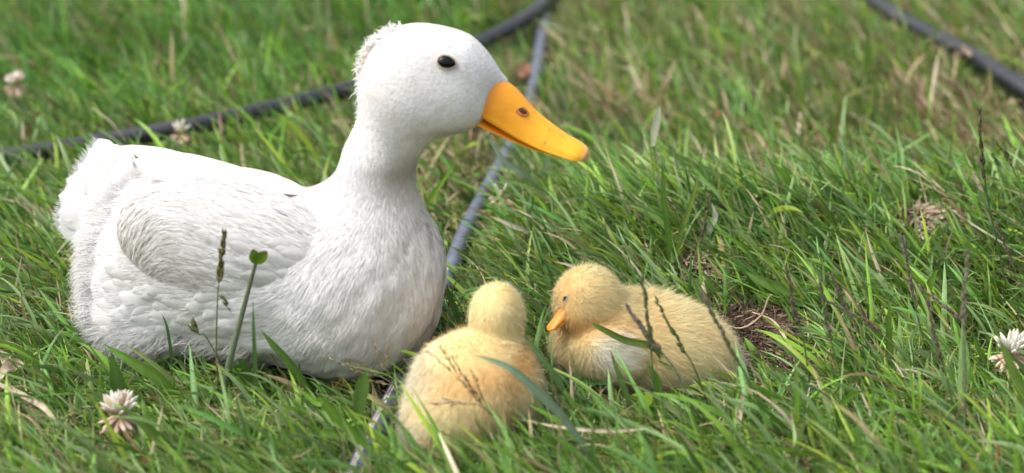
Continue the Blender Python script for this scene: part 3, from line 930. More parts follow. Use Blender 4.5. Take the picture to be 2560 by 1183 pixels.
# ================================================================== pipes on the lawn
def catmull(pts, n=12):
    pts = np.asarray(pts, float)
    pp = np.vstack([2 * pts[0] - pts[1], pts, 2 * pts[-1] - pts[-2]])
    out = []
    for i in range(1, len(pp) - 2):
        for k in range(n):
            t = k / n
            a, b, c, d = pp[i - 1], pp[i], pp[i + 1], pp[i + 2]
            out.append(0.5 * (2 * b + (c - a) * t + (2 * a - 5 * b + 4 * c - d) * t * t + (3 * b - a - 3 * c + d) * t ** 3))
    out.append(pts[-1])
    return np.array(out)
def tube_data(path, rad, nr=16, a0=0, a1=2 * math.pi, closed=True):
    path = np.asarray(path); n = len(path)
    rad = np.broadcast_to(np.asarray(rad, float), (n,))
    d = unit(np.gradient(path, axis=0))
    up = np.array([0, 0, 1.0])
    if abs(d[:, 2]).mean() > 0.8: up = np.array([0.3, 1.0, 0.0])
    s = unit(np.cross(d, up)); u = np.cross(s, d)
    th = np.linspace(a0, a1, nr, endpoint=not closed)
    V = path[:, None] + rad[:, None, None] * (s[:, None] * np.cos(th)[None, :, None] + u[:, None] * np.sin(th)[None, :, None])
    k = np.arange(nr if closed else nr - 1); k2 = (k + 1) % nr
    q = [np.stack([i * nr + k, i * nr + k2, (i + 1) * nr + k2, (i + 1) * nr + k], 1) for i in range(n - 1)]
    return V.reshape(-1, 3), np.concatenate(q)
pipes_sdf = []
def pipe(name, pix, rad, m, label, lifted=None, stripe=False):
    pts = []
    for i, (x, y) in enumerate(pix):
        g = Gt(x, y); z = rad * 0.9 + (lifted[i] if lifted else 0.0)
        g = Gt(x, y + 0)
        # centre line: slide along the view line to its height
        d = ray(x, y); tt = (g[2] + z - CAM[2]) / d[2]
        pts.append(CAM + d * tt)
    path = catmull(pts, 14)
    root = empty(name, (path[0][0], path[0][1], 0), label, 'pipe', 'plastic pipes lying on the lawn')
    V, q = tube_data(path, rad, 20)
    obj('pipe_wall', mesh_np(name, V, [q], m), root)
    if stripe:
        for (a, b) in ((1.55, 1.73), (1.85, 2.03)):
            V, q = tube_data(path[:60], rad + 0.0004, 4, a, b, closed=False)
            obj('printed_stripe', mesh_np('stripe', V, [q], M['stripe']), root)
    pipes_sdf.append((path, rad))
    return root
pipe('garden_pipe', [(860, 1260), (905, 1150), (960, 1040), (1030, 900), (1110, 720), (1165, 575), (1245, 425), (1310, 300), (1338, 200), (1352, 110), (1365, 20), (1372, -80), (1380, -220)],
     0.0095, M['hose_blue'], 'thin grey-blue striped pipe running under the grass past the white duck', stripe=True)
pipe('garden_pipe', [(-420, 455), (-150, 418), (0, 395), (250, 355), (500, 312), (720, 262), (900, 215), (1070, 160), (1230, 92), (1310, 48), (1360, 8), (1390, -60), (1395, -150), (1370, -260)],
     0.0115, M['hose'], 'thick black pipe curving behind the white duck', lifted=[.012, .012, .014, .016, .02, .022, .022, .02, .018, .016, .014, .01, .006, .004])
pipe('garden_pipe', [(1950, -150), (2100, -60), (2200, 15), (2310, 78), (2410, 128), (2490, 178), (2560, 222), (2700, 320), (2850, 430)],
     0.0118, M['hose'], 'black pipe in the blurred grass at the upper right corner', lifted=[.012] * 9)

# ================================================================== bare earth and litter
EARTH = [(G(1890, 845), 0.040, 0.046), (G(1985, 930), 0.016, 0.018), (Gt(1745, 690), 0.022, 0.022), (Gt(2310, 560), 0.026, 0.028)]
def earth_mask(x, y):
    m = np.full_like(x, -9.0)
    for c, rx, ry in EARTH:
        m = np.maximum(m, 1 - ((x - c[0]) / rx) ** 2 - ((y - c[1]) / ry) ** 2)
    return m
def ribbon_litter(name, c, rx, ry, n, cols, lens, parent, r, wid=(0.0006, 0.0016), zmax=0.008, kind='stuff'):
    x = c[0] + r.normal(0, 0.5, n) * rx; y = c[1] + r.normal(0, 0.5, n) * ry
    z = gh(x, y) + 0.003 + zmax * r.random(n) * np.exp(-((x - c[0]) / rx) ** 2 - ((y - c[1]) / ry) ** 2)
    az = r.uniform(0, 6.28, n); inc = r.normal(0, 0.22, n); ln = r.uniform(*lens, n); bend = r.normal(0, 0.7, n)
    rows = 4
    V = np.zeros((n, rows + 1, 2, 3)); p = np.stack([x, y, z], 1)
    w = r.uniform(*wid, n) * 0.5
    for i in range(rows + 1):
        d = np.stack([np.cos(az) * np.cos(inc), np.sin(az) * np.cos(inc), np.sin(inc)], 1)
        s = np.stack([-np.sin(az), np.cos(az), 0.5 * np.ones(n)], 1)
        V[:, i, 0] = p - s * w[:, None]; V[:, i, 1] = p + s * w[:, None]
        p = p + d * (ln / rows)[:, None]; p[:, 2] = np.maximum(p[:, 2], gh(p[:, 0], p[:, 1]) + 0.002)
        az = az + bend / rows
    b = np.arange(n)[:, None] * (rows + 1) * 2
    q = np.concatenate([b + np.array([2 * i, 2 * i + 1, 2 * i + 3, 2 * i + 2]) for i in range(rows)])
    c_ = np.array(cols)[r.integers(0, len(cols), n)] * r.uniform(0.6, 1.25, (n, 1))
    o = obj(name, mesh_np(name, V.reshape(-1, 3), [q], M['litter'], True, np.repeat(c_, (rows + 1) * 2, 0)), parent)
    o['kind'] = kind
    return o
r = np.random.default_rng(61)
TRIM = [(G(300, 1090), 0.050, 0.35), (G(305, 1140), 0.05, 0.5), (G(2520, 970), 0.045, 0.5), (Gt(1255, 545), 0.03, 0.55), (Gt(1255, 590), 0.03, 0.6),
        (G(1890, 900), 0.06, 0.5), (G(1890, 960), 0.05, 0.6), (G(1960, 930), 0.05, 0.5), (G(1640, 1020), 0.05, 0.6), (G(1540, 1010), 0.045, 0.55), (G(1740, 1020), 0.05, 0.6),
        (G(1100, 1140), 0.05, 0.65), (G(1250, 1120), 0.05, 0.65), (G(700, 1000), 0.05, 0.7), (G(850, 1000), 0.05, 0.6),
        (G(500, 980), 0.06, 0.7), (G(300, 930), 0.05, 0.7), (G(40, 290), 0.06, 0.6), (G(450, 400), 0.06, 0.5), (Gt(2310, 600), 0.045, 0.5), (Gt(1745, 730), 0.04, 0.5), (G(1170, 620), 0.04, 0.5)]
BROWN = [(0.085, 0.055, 0.036), (0.14, 0.095, 0.065), (0.05, 0.034, 0.025), (0.22, 0.16, 0.11), (0.105, 0.065, 0.045)]
STRAW = [(0.42, 0.33, 0.21), (0.34, 0.27, 0.18), (0.50, 0.42, 0.30), (0.25, 0.19, 0.13)]
def earth_patch(name, c, rx, ry, h, label, cols, n, lens):
    k, m_ = 9, 28
    V = [[c[0], c[1], float(gh(c[0], c[1])) + h]]
    for i in range(1, k + 1):
        f = i / k
        for j in range(m_):
            th = 2 * math.pi * j / m_
            wob = 1 + 0.16 * math.sin(3 * th + 1) + 0.1 * math.sin(5 * th)
            x, y = c[0] + rx * f * wob * math.cos(th), c[1] + ry * f * wob * math.sin(th)
            z = float(gh(x, y)) + h * (1 - f * f) + 0.002 * math.sin(40 * f + 7 * th) * (1 - f) - (0.004 if i == k else 0)
            V.append([x, y, z + 0.0015])
    t = np.array([[0, 1 + j, 1 + (j + 1) % m_] for j in range(m_)])
    q = np.array([[1 + (i - 1) * m_ + j, 1 + i * m_ + j, 1 + i * m_ + (j + 1) % m_, 1 + (i - 1) * m_ + (j + 1) % m_] for i in range(1, k) for j in range(m_)])
    root = empty(name, (c[0], c[1], float(gh(c[0], c[1]))), label, 'soil')
    obj('earth', mesh_np('earth', np.array(V), [t, q], M['earth']), root)
    ribbon_litter('root_fibre', c, rx, ry, n, cols, lens, root, r)
    return root
earth_patch('soil_patch', EARTH[0][0], 0.040, 0.052, 0.008, 'bare brown patch of earth behind the duckling in profile', BROWN, 3200, (0.006, 0.018))
earth_patch('soil_patch', EARTH[1][0], 0.02, 0.024, 0.005, 'small dark scrap of bare earth among the seed stalks', BROWN, 500, (0.006, 0.014))
earth_patch('straw_clump', EARTH[3][0], 0.030, 0.034, 0.010, 'round tangle of pale dead straw on the grassy rise', STRAW, 2600, (0.010, 0.026))
earth_patch('straw_clump', EARTH[2][0], 0.030, 0.034, 0.008, 'pale dead roots in the gap above the duckling in profile', STRAW + BROWN, 900, (0.008, 0.022))

# ================================================================== grass
GREENS = np.array([1.66, 1.76, 1.22]) * np.array([[0.085, 0.165, 0.028], [0.065, 0.135, 0.025], [0.115, 0.205, 0.040], [0.095, 0.185, 0.065], [0.130, 0.215, 0.035], [0.055, 0.110, 0.030], [0.105, 0.155, 0.085], [0.150, 0.200, 0.030], [0.070, 0.150, 0.055]])
DRYS = 1.35 * np.array([[0.36, 0.28, 0.17], [0.28, 0.21, 0.12], [0.24, 0.22, 0.10], [0.44, 0.37, 0.26], [0.17, 0.10, 0.06]])
def pipe_near(pts):
    """True where a point lies inside a pipe"""
    hit = np.zeros(len(pts), bool)
    for path, rad in pipes_sdf:
        a, b = path[:-1:3], path[3::3]
        m = min(len(a), len(b))
        for i in range(m):
            ab = b[i] - a[i]
            t = np.clip(((pts - a[i]) @ ab) / (ab @ ab), 0, 1)
            hit |= np.linalg.norm(pts - a[i] - t[:, None] * ab, axis=1) < rad + 0.0012
    return hit
def blades(name, x, y, r, ln, wd, az, i0, i1, rows=5, fold=False, dry=0.1, avoid=True, pale=0.18, z_off=0.0, green_shift=None, label=None, material='grass'):
    n = len(x)
    if avoid:
        for path, rad in pipes_sdf:
            pd = np.full(n, 9.0)
            for c in path[::5]: pd = np.minimum(pd, np.hypot(x - c[0], y - c[1]))
            if rad < 0.01: ln = ln * np.where(y > 0.12, 0.42 + 0.58 * smooth01((pd - 0.012) / 0.055), 1.0)
            ln = ln * ((1.0 if rad < 0.01 else 0.42) + (0.0 if rad < 0.01 else 0.58) * smooth01((pd - 0.012) / (0.03 if rad < 0.01 else 0.05)))
    for c, rad, f in TRIM:
        k = np.exp(-(np.hypot(x - c[0], y - c[1]) / rad) ** 4)
        ln = ln * (1 - (1 - f) * k)
    t = np.linspace(0, 1, rows + 1)
    zg = gh(x, y)
    p = np.stack([x, y, zg + 0.001 + z_off], 1)
    C = np.zeros((n, rows + 1, 3)); T = np.zeros((n, rows + 1, 3))
    azr = az.copy(); daz = r.normal(0, 0.35, n)
    for i in range(rows + 1):
        inc = i0 + (i1 - i0) * t[i] ** 1.2
        d = np.stack([np.sin(inc) * np.cos(azr), np.sin(inc) * np.sin(azr), np.cos(inc)], 1)
        C[:, i] = p; T[:, i] = d
        p = p + d * (ln / rows)[:, None]
        fl = gh(p[:, 0], p[:, 1]) + 0.004
        p[:, 2] = np.maximum(p[:, 2], fl)
        azr = azr + daz / rows
    keep = np.ones(n, bool)
    if avoid:
        box = (C[:, :, 0].max(1) > -0.56) & (C[:, :, 0].min(1) < 0.28) & (C[:, :, 1].max(1) > -0.23) & (C[:, :, 1].min(1) < 0.30)
        idx = np.where(box)[0]
        if len(idx):
            q = C[idx].reshape(-1, 3)
            d = np.minimum(np.minimum(duck_all(q), sdf_d1(q)), sdf_d2(q)).reshape(len(idx), -1).min(1)
            keep[idx[d < 0.0015]] = False
        low = C[:, :, 2].min(1) < 0.06
        idx = np.where(low & keep)[0]
        if len(idx):
            hit = pipe_near(C[idx].reshape(-1, 3)).reshape(len(idx), -1).any(1)
            keep[idx[hit]] = False
    over = earth_mask(C[:, 1:, 0].ravel(), C[:, 1:, 1].ravel()).reshape(n, -1).max(1) > 0.25
    keep &= ~(over & (r.random(n) < 0.93))
    C, T = C[keep], T[keep]; az, ln, wd = az[keep], ln[keep], wd[keep]; n = len(C); x, y = x[keep], y[keep]
    prof_ = np.minimum(1, 0.55 + 1.6 * t) * (1 - t ** 3.2) ; prof_[-1] = 0.03
    tw0 = r.normal(0, 0.7, n); tw1 = tw0 + r.normal(0, 0.9, n)
    hor = np.stack([-np.sin(az), np.cos(az), np.zeros(n)], 1)
    k = 3 if fold else 2
    V = np.zeros((n, rows + 1, k, 3), dtype=np.float32)
    for i in range(rows + 1):
        s = unit(hor - T[:, i] * np.sum(hor * T[:, i], 1, keepdims=True)); nn = np.cross(s, T[:, i])
        a = (tw0 + (tw1 - tw0) * t[i])[:, None]
        s2 = s * np.cos(a) + nn * np.sin(a); n2 = -s * np.sin(a) + nn * np.cos(a)
        w = (wd * 0.5 * prof_[i])[:, None]
        V[:, i, 0] = C[:, i] - s2 * w
        V[:, i, -1] = C[:, i] + s2 * w
        if fold: V[:, i, 1] = C[:, i] - n2 * w * 0.38
    stride = (rows + 1) * k
    b = np.arange(n)[:, None] * stride
    q = []
    for i in range(rows):
        for j in range(k - 1):
            q.append(b + np.array([i * k + j, i * k + j + 1, (i + 1) * k + j + 1, (i + 1) * k + j]))
    q = np.concatenate(q)
    # colour of each blade
    g = GREENS[r.integers(0, len(GREENS), n)] * r.uniform(0.60, 1.32, (n, 1))
    if green_shift is not None: g = g * green_shift(x, y)
    pl = r.random(n) < pale
    g[pl] = g[pl] * 0.5 + np.array([0.20, 0.26, 0.13]) * 0.6
    dd = dry(x, y) if callable(dry) else np.full(n, dry)
    isd = r.random(n) < dd
    g[isd] = DRYS[r.integers(0, len(DRYS), isd.sum())] * r.uniform(0.7, 1.2, (isd.sum(), 1))
    colr = np.repeat(g[:, None], rows + 1, 1)
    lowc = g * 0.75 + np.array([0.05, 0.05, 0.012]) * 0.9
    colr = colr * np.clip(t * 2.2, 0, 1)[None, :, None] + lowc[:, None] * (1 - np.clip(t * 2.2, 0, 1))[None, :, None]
    tipb = r.random(n) < 0.14
    colr[tipb, -1] = np.array([0.30, 0.20, 0.09]); colr[tipb, -2] = colr[tipb, -2] * 0.6 + np.array([0.25, 0.2, 0.08]) * 0.4
    colr = np.repeat(colr[:, :, None], k, 2)
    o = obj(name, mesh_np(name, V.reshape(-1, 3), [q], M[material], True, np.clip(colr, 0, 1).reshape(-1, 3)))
    tag(o, label, 'grass', kind='stuff')
    return o
def spread_pts(n, x0, x1, y0, y1, r, clump=0.0):
    x = r.uniform(x0, x1, n); y = r.uniform(y0, y1, n)
    if clump > 0:
        w = noise2(x, y, 9, 3) * 0.5 + 0.5
        k = r.random(n) < (1 - clump) + clump * smooth01(w * 1.4 - 0.2)
        x, y = x[k], y[k]
    k = earth_mask(x, y) < 0.15
    return x[k], y[k]
def lean_az(x, y, r, sd):
    return math.pi + 0.15 + 0.6 * noise2(x, y, 2.2, 6) + r.normal(0, sd, len(x))
def dry_f(x, y):
    right = smooth01((x + 0.12) / 0.25)
    band = smooth01((y - 0.42) / 0.25) * right
    spot = smooth01(noise2(x, y, 3.0, 8) * 1.2)
    behind = np.exp(-((x + 0.10) / 0.14) ** 2 - ((y - 0.62) / 0.28) ** 2)
    return np.clip(0.085 + 0.12 * spot + band * (0.20 + 0.28 * spot) + 0.45 * behind, 0, 0.75)
def shift_f(x, y):
    n = noise2(x, y, 3.5, 1)
    s = 1 + 0.18 * n
    left = smooth01((-x + 0.1) / 0.3) * smooth01((y - 0.5) / 0.4)
    return np.stack([s * (1 - 0.10 * left), s * (1 + 0.06 * left), s], -1)
r = np.random.default_rng(77)
# near lawn, in focus
def near_lawn():
    n = 58000
    x, y = spread_pts(n, -0.66, 0.66, -0.40, 0.60, r, 0.45)
    n = len(x)
    ln = r.gamma(9, 0.0051, n) * (1 + 0.25 * smooth01((-0.05 - y) / 0.2)); wd = np.clip(r.gamma(3.2, 0.00066, n), 0.0008, 0.0058)
    i0 = np.clip(r.normal(0.78, 0.33, n), 0.0, 1.4); i1 = np.clip(i0 + r.gamma(2.2, 0.28, n), 0.2, 1.85)
    blades('grass', x, y, r, ln, wd, lean_az(x, y, r, 0.9), i0, i1, 6, True, dry_f, label='combed green lawn around the duck and ducklings', green_shift=shift_f)
    n = 26000                                                       # low understorey and thatch
    x, y = spread_pts(n, -0.66, 0.66, -0.40, 0.62, r, 0.2)
    n = len(x)
    blades('grass', x, y, r, r.gamma(8, 0.0035, n), np.clip(r.gamma(4, 0.00045, n), 0.0008, 0.003), r.uniform(0, 6.28, n), np.clip(r.normal(0.9, 0.4, n), 0, 1.5), np.clip(r.normal(1.45, 0.25, n), 0, 1.9),
           4, False, lambda a, b: np.clip(dry_f(a, b) * 1.5 + 0.14, 0, 0.8), label='short tangled grass and thatch beneath the lawn', green_shift=shift_f)
    n = 2600                                                        # broader, longer blades
    x, y = spread_pts(n, -0.66, 0.66, -0.40, 0.62, r, 0.3)
    n = len(x)
    blades('grass', x, y, r, r.uniform(0.06, 0.12, n), r.uniform(0.0042, 0.0072, n), lean_az(x, y, r, 0.8), np.clip(r.normal(0.7, 0.25, n), 0.1, 1.2), np.clip(r.normal(1.25, 0.3, n), 0.3, 1.8),
           8, True, 0.05, label='broad pale green blades scattered through the lawn', pale=0.3)
near_lawn()
def rise_blades():
    n = 2200
    x, y = r.uniform(0.0, 0.66, n), r.uniform(0.12, 0.42, n)
    k = earth_mask(x, y) < -0.3; x, y = x[k], y[k]; n = len(x)
    blades('grass', x, y, r, r.uniform(0.045, 0.10, n), r.uniform(0.0024, 0.0048, n), lean_az(x, y, r, 0.8), np.clip(r.normal(0.6, 0.3, n), 0.0, 1.2), np.clip(r.normal(1.15, 0.35, n), 0.2, 1.8),
           8, True, 0.07, label='long crisp blades standing on the grassy rise', pale=0.3)
rise_blades()
# lawn behind, out of focus, taller on the left
def far_lawn():
    n = 62000
    x, y = spread_pts(n, -1.05, 1.05, 0.58, 2.1, r, 0.45)
    n = len(x)
    tall = 1 + 0.7 * smooth01((0.05 - x) / 0.25) * smooth01((y - 0.85) / 0.3)
    ln = r.gamma(9, 0.0062, n) * tall; wd = np.clip(r.gamma(5, 0.0006, n), 0.0012, 0.006)
    i0 = np.clip(r.normal(0.55, 0.3, n), 0.0, 1.3); i1 = np.clip(i0 + r.gamma(2.2, 0.28, n), 0.2, 1.85)
    blades('grass', x, y, r, ln, wd, lean_az(x, y, r, 0.9), i0, i1, 4, False, dry_f, label='blurred green and straw-coloured lawn behind the duck', green_shift=shift_f)
    n = 14000
    x, y = spread_pts(n, -1.05, 1.05, 0.6, 2.1, r, 0.2)
    n = len(x)
    blades('grass', x, y, r, r.gamma(8, 0.004, n), np.clip(r.gamma(4, 0.0006, n), 0.001, 0.004), r.uniform(0, 6.28, n), np.clip(r.normal(1.0, 0.35, n), 0, 1.5), np.clip(r.normal(1.5, 0.2, n), 0, 1.9),
           3, False, lambda a, b: np.clip(dry_f(a, b) * 1.6 + 0.1, 0, 0.85), label='low thatch in the lawn behind the duck', green_shift=shift_f)
far_lawn()
# the lawn goes on outside the picture
def outer_lawn():
    n = 60000
    x, y = r.uniform(-2.4, 2.4, n), r.uniform(-1.2, 3.6, n)
    k = ~(((np.abs(x) < 0.65) & (y > -0.39) & (y < 0.6)) | ((np.abs(x) < 1.03) & (y >= 0.6) & (y < 2.08)) | ((np.abs(x) < 0.4) & (y < -0.9)))
    x, y = x[k], y[k]; n = len(x)
    blades('grass', x, y, r, r.gamma(9, 0.0075, n), np.clip(r.gamma(5, 0.0008, n), 0.0014, 0.007), lean_az(x, y, r, 0.9), np.clip(r.normal(0.6, 0.3, n), 0, 1.3), np.clip(r.normal(1.2, 0.35, n), 0.2, 1.8),
           3, False, 0.12, label='green lawn continuing all around', avoid=False)
outer_lawn()

# ================================================================== single plants
def dens_path(pix, Y_root, dYs=None):
    """3-D path of a stalk: root on the turf, then points at given depths"""
    pts = [Gt(*pix[0])]
    if Y_root is None: Y_root = pts[0][1]
    for i, (x, y) in enumerate(pix[1:]):
        dy = dYs[i] if dYs else 0.0
        pts.append(P(x, y, Y_root + dy))
    return catmull(pts, 8)
G_STEM = np.array([0.10, 0.16, 0.05]); G_PALE = np.array([0.20, 0.26, 0.15]); G_BRIGHT = np.array([0.14, 0.24, 0.035])
PURP = np.array([0.27, 0.19, 0.19]); DARKB = np.array([0.075, 0.058, 0.04]); TANC = np.array([0.40, 0.31, 0.20]); OLIVE = np.array([0.16, 0.17, 0.06])
rp = np.random.default_rng(91)
def spikelets(path, n, size, cols, r, spread=0.55, rad=0.0015):
    """pointed husks clasping an axis; one mesh"""
    d = unit(np.gradient(path, axis=0))
    V, Q, T, C = [], [], [], []
    for i in range(n):
        t = (i + r.random()) / n
        x = t * (len(path) - 1); k = min(int(x), len(path) - 2); u = x - k
        p = path[k] * (1 - u) + path[k + 1] * u; ax = d[k]
        a = r.normal(0, 1, 3); a = unit(a - ax * np.dot(a, ax)); b = np.cross(ax, a)
        dr = unit(ax + a * spread * r.uniform(0.4, 1.2))
        ln = size * r.uniform(0.7, 1.3) * (1 - 0.35 * t); w = ln * 0.19
        p = p + a * rad
        base = len(V)
        V += [p, p + dr * ln * 0.4 + b * w, p + dr * ln * 0.4 + a * w, p + dr * ln * 0.4 - b * w, p + dr * ln * 0.4 - a * w, p + dr * ln]
        for j in range(4):
            T.append([base, base + 1 + (j + 1) % 4, base + 1 + j]); T.append([base + 5, base + 1 + j, base + 1 + (j + 1) % 4])
        c = np.array(cols[r.integers(0, len(cols))]) * r.uniform(0.7, 1.3)
        C += [c * 0.85] * 3 + [c] * 2 + [c * 1.2]
    return np.array(V), np.array(T), np.clip(np.array(C), 0, 1)
def seed_stalk(pix, label, head=0.45, n=70, size=0.008, cols=(OLIVE, PURP), stem=G_STEM, rad=0.0009, dYs=None, spread=0.4, group='grass stalks with seed heads', Yr=None):
    path = dens_path(pix, Yr, dYs)
    root = empty('grass_stalk', path[0], label, 'grass stalk', group)
    m = len(path)
    V, q = tube_data(path, np.linspace(rad * 1.2, rad * 0.6, m), 6)
    obj('stem', mesh_np('stem', V, [q], M['stem'], True, np.tile(stem, (len(V), 1)) * np.repeat(np.linspace(0.9, 1.1, m), 6)[:, None]), root)
    k0 = int(m * (1 - head))
    V, T, C = spikelets(path[k0:], n, size, cols, rp, spread, rad)
    h = obj('seed_head', mesh_np('seed_head', V, [T], M['seed'], False, C), root)
    h['kind'] = 'stuff'
    return root
def panicle(pix, label, branches, cols, stem=TANC, dYs=None, size=0.0055, group='grass stalks with seed heads'):
    """open seed head: side branches, husks along each"""
    path = dens_path(pix, None, dYs)
    root = empty('grass_stalk', path[0], label, 'grass stalk', group)
    V, q = tube_data(path, np.linspace(0.0008, 0.0004, len(path)), 6)
    obj('stem', mesh_np('stem', V, [q], M['stem'], True, np.tile(stem, (len(V), 1))), root)
    Vs, Ts, Cs, off = [], [], [], 0
    Yv = path[-1][1]
    for (x0, y0, x1, y1) in branches:
        bpth = np.linspace(P(x0, y0, Yv), P(x1, y1, Yv + rp.normal(0, 0.004)), 8)
        V, q = tube_data(bpth, np.full(8, 0.00035), 5)
        obj('branch', mesh_np('branch', V, [q], M['stem'], True, np.tile(stem, (len(V), 1))), root)
        V, T, C = spikelets(bpth[2:], 9, size, cols, rp, 0.35, 0.0004)
        Vs.append(V); Ts.append(T + off); Cs.append(C); off += len(V)
    h = obj('seed_head', mesh_np('seed_head', np.vstack(Vs), [np.vstack(Ts)], M['seed'], False, np.vstack(Cs)), root)
    h['kind'] = 'stuff'
    return root
def leaf_blade(pix, label, w, c, dYs=None, name='grass_leaf', group='single grass blades', grounded=True, tipw=0.05, Y0=None, peak=0.35, facing=None):
    """one broad blade through picture points, root first"""
    if grounded: path = dens_path(pix, Y0, dYs)
    else: path = catmull([P(x, y, Y0 + (dYs[i] if dYs else 0)) for i, (x, y) in enumerate(pix)], 8)
    m = len(path); t = np.linspace(0, 1, m)
    d = unit(np.gradient(path, axis=0))
    face = np.array([0.1, -0.85, 0.5]) if facing is None else np.asarray(facing, float)
    s = unit(np.cross(d, face)); n = np.cross(s, d)
    wv_ = w * 0.5 * np.minimum(1, 0.45 + 0.55 * t / peak) * np.maximum(tipw, 1 - np.clip((t - peak) / (1 - peak), 0, 1) ** 2.4)
    wv_ = wv_[:, None]
    V = np.stack([path - s * wv_, path - s * wv_ * 0.5 - n * wv_ * 0.16, path - n * wv_ * 0.28, path + s * wv_ * 0.5 - n * wv_ * 0.16, path + s * wv_], 1).reshape(-1, 3)
    q = np.array([[i * 5 + k, i * 5 + k + 1, i * 5 + k + 6, i * 5 + k + 5] for i in range(m - 1) for k in range(4)])
    cc = np.tile(c, (len(V), 1)) * np.tile(np.array([1, 1.05, 1.25, 1.05, 1.0]), m)[:, None] * (1 + 0.08 * np.sin(np.repeat(t, 5) * 9))[:, None]
    o = obj(name, mesh_np(name, V, [q], M['grass'], True, np.clip(cc, 0, 1)))
    return tag(o, label, 'grass blade', group)

# --- stalks in front of the white duck
seed_stalk([(548, 1010), (541, 880), (544, 745), (552, 660), (560, 585)], 'tall upright grass stalk with brown-green spike against the white duck flank', 0.42, 60, 0.010,
           (OLIVE, OLIVE * 0.8, np.array([0.14, 0.10, 0.05])), np.array([0.12, 0.13, 0.06]), 0.0008, [-.005, -.006, -.006, -.006], 0.28)
seed_stalk([(600, 1000), (520, 850), (497, 835), (484, 808)], 'short green spikelet leaning left below the duck wing', 0.35, 14, 0.011, (G_STEM, OLIVE), G_STEM, 0.0007, [-.006] * 3, 0.2)
seed_stalk([(748, 985), (748, 910), (752, 860), (757, 815)], 'small dark green spikelet low on the white duck breast', 0.45, 12, 0.011, (G_STEM * 0.8, OLIVE), G_STEM * 0.7, 0.0007, [-.008] * 3, 0.3)
seed_stalk([(735, 985), (640, 830), (585, 780), (553, 742)], 'thin jointed stalk slanting behind the thick stem on the duck flank', 0.5, 14, 0.010, (OLIVE, G_STEM), OLIVE, 0.0009, [-.004] * 3, 0.12)
def thick_stem():
    path = dens_path([(553, 1000), (580, 880), (612, 760), (640, 656)], None, [-.012, -.014, -.014])
    root = empty('cut_stem', path[0], 'thick smooth green stem topped with a two-lobed leaf, before the duck flank', 'stem')
    V, q = tube_data(path, np.linspace(0.0039, 0.0016, len(path)), 12)
    cc = np.repeat(np.linspace(0, 1, len(path)), 12)[:, None]
    obj('stem', mesh_np('stem', V, [q], M['stem'], True, np.array([0.20, 0.26, 0.17]) * (1 - cc) + np.array([0.085, 0.10, 0.05]) * cc), root)
    top = path[-1]
    for (x1, y1, w) in ((632, 624, 0.0052), (666, 628, 0.0056)):
        tip = P(x1, y1, top[1] - 0.002)
        d = tip - top; ln = np.linalg.norm(d); d = unit(d); sd = unit(np.cross(d, np.array([0.2, -1, 0.2]))); nn = np.cross(sd, d)
        V = []
        for i in range(9):
            t = i / 8; ww = w * math.sin(math.pi * (0.06 + 0.86 * t) ** 0.8) ** 0.7
            for k in (-1, -0.5, 0, 0.5, 1): V.append(top + d * ln * t * 1.02 + sd * ww * k + nn * (abs(k) ** 2) * 0.0016)
        q = np.array([[i * 5 + k, i * 5 + k + 1, i * 5 + k + 6, i * 5 + k + 5] for i in range(8) for k in range(4)])
        tt = np.repeat(np.arange(9) / 8, 5)[:, None]
        obj('leaf_lobe', mesh_np('leaf_lobe', np.array(V), [q], M['grass'], True, np.array([0.11, 0.20, 0.02]) * (1 - tt ** 6) + np.array([0.20, 0.12, 0.05]) * tt ** 6), root)
thick_stem()
# --- stalks on the right
seed_stalk([(2530, 790), (2500, 640), (2470, 500), (2455, 390), (2448, 276)], 'tallest dark seed spike, standing alone at the right edge', 0.42, 60, 0.008, (DARKB, DARKB * 1.5, OLIVE), G_STEM * 0.7, 0.0009, [0, .0, .0, .0], 0.16)
seed_stalk([(2590, 640), (2560, 520), (2540, 440), (2520, 395), (2490, 355)], 'drooping dark spikelet beside the tallest seed spike', 0.4, 16, 0.009, (DARKB * 1.4, OLIVE), OLIVE, 0.0006, [0, 0, 0, 0], 0.2)
seed_stalk([(2322, 900), (2296, 800), (2275, 690), (2256, 592)], 'purple seed spike with green base in the middle of the right lawn', 0.6, 60, 0.008, (PURP, PURP * 0.7, OLIVE), G_STEM, 0.0010, [-.0, -.0, -.0], 0.2)
seed_stalk([(2412, 1120), (2412, 900), (2410, 760), (2420, 630)], 'pale grey upright seed spike on a straight glaucous stem', 0.5, 55, 0.008, (np.array([.30, .25, .22]), PURP * 1.3, OLIVE), G_PALE * 0.8, 0.0011, [0, 0, 0], 0.2)
seed_stalk([(2030, 1010), (2010, 860), (1985, 770), (1968, 672)], 'dark brown seed spike behind the bare earth patch', 0.5, 50, 0.008, (DARKB * 1.6, OLIVE, PURP * 0.6), G_STEM, 0.0008, [0, 0, 0], 0.25)
seed_stalk([(2400, 1090), (2370, 960), (2340, 850), (2318, 738)], 'dark brown seed spike between the purple and the pale spikes', 0.55, 60, 0.008, (DARKB * 2.2, PURP * 0.8, OLIVE * 0.8), G_STEM, 0.0009, [0, 0, 0], 0.2)
seed_stalk([(2130, 1020), (2090, 900), (2068, 810), (2050, 700)], 'thin purple-brown seed spike right of the bare earth', 0.5, 45, 0.008, (PURP * 0.7, OLIVE), G_STEM, 0.0008, [0, 0, 0], 0.2)
seed_stalk([(2230, 1000), (2180, 880), (2120, 780), (2080, 692)], 'leaning dark seed spike crossing the grass right of the earth patch', 0.5, 45, 0.008, (DARKB * 2, OLIVE, PURP * .7), OLIVE, 0.0008, [0, 0, 0], 0.2)
seed_stalk([(2330, 980), (2250, 880), (2160, 800), (2070, 755)], 'long brown seed stalk lying low across the right lawn', 0.5, 45, 0.008, (PURP * 0.7, TANC * 0.5), OLIVE, 0.0008, [0, 0, 0], 0.2)
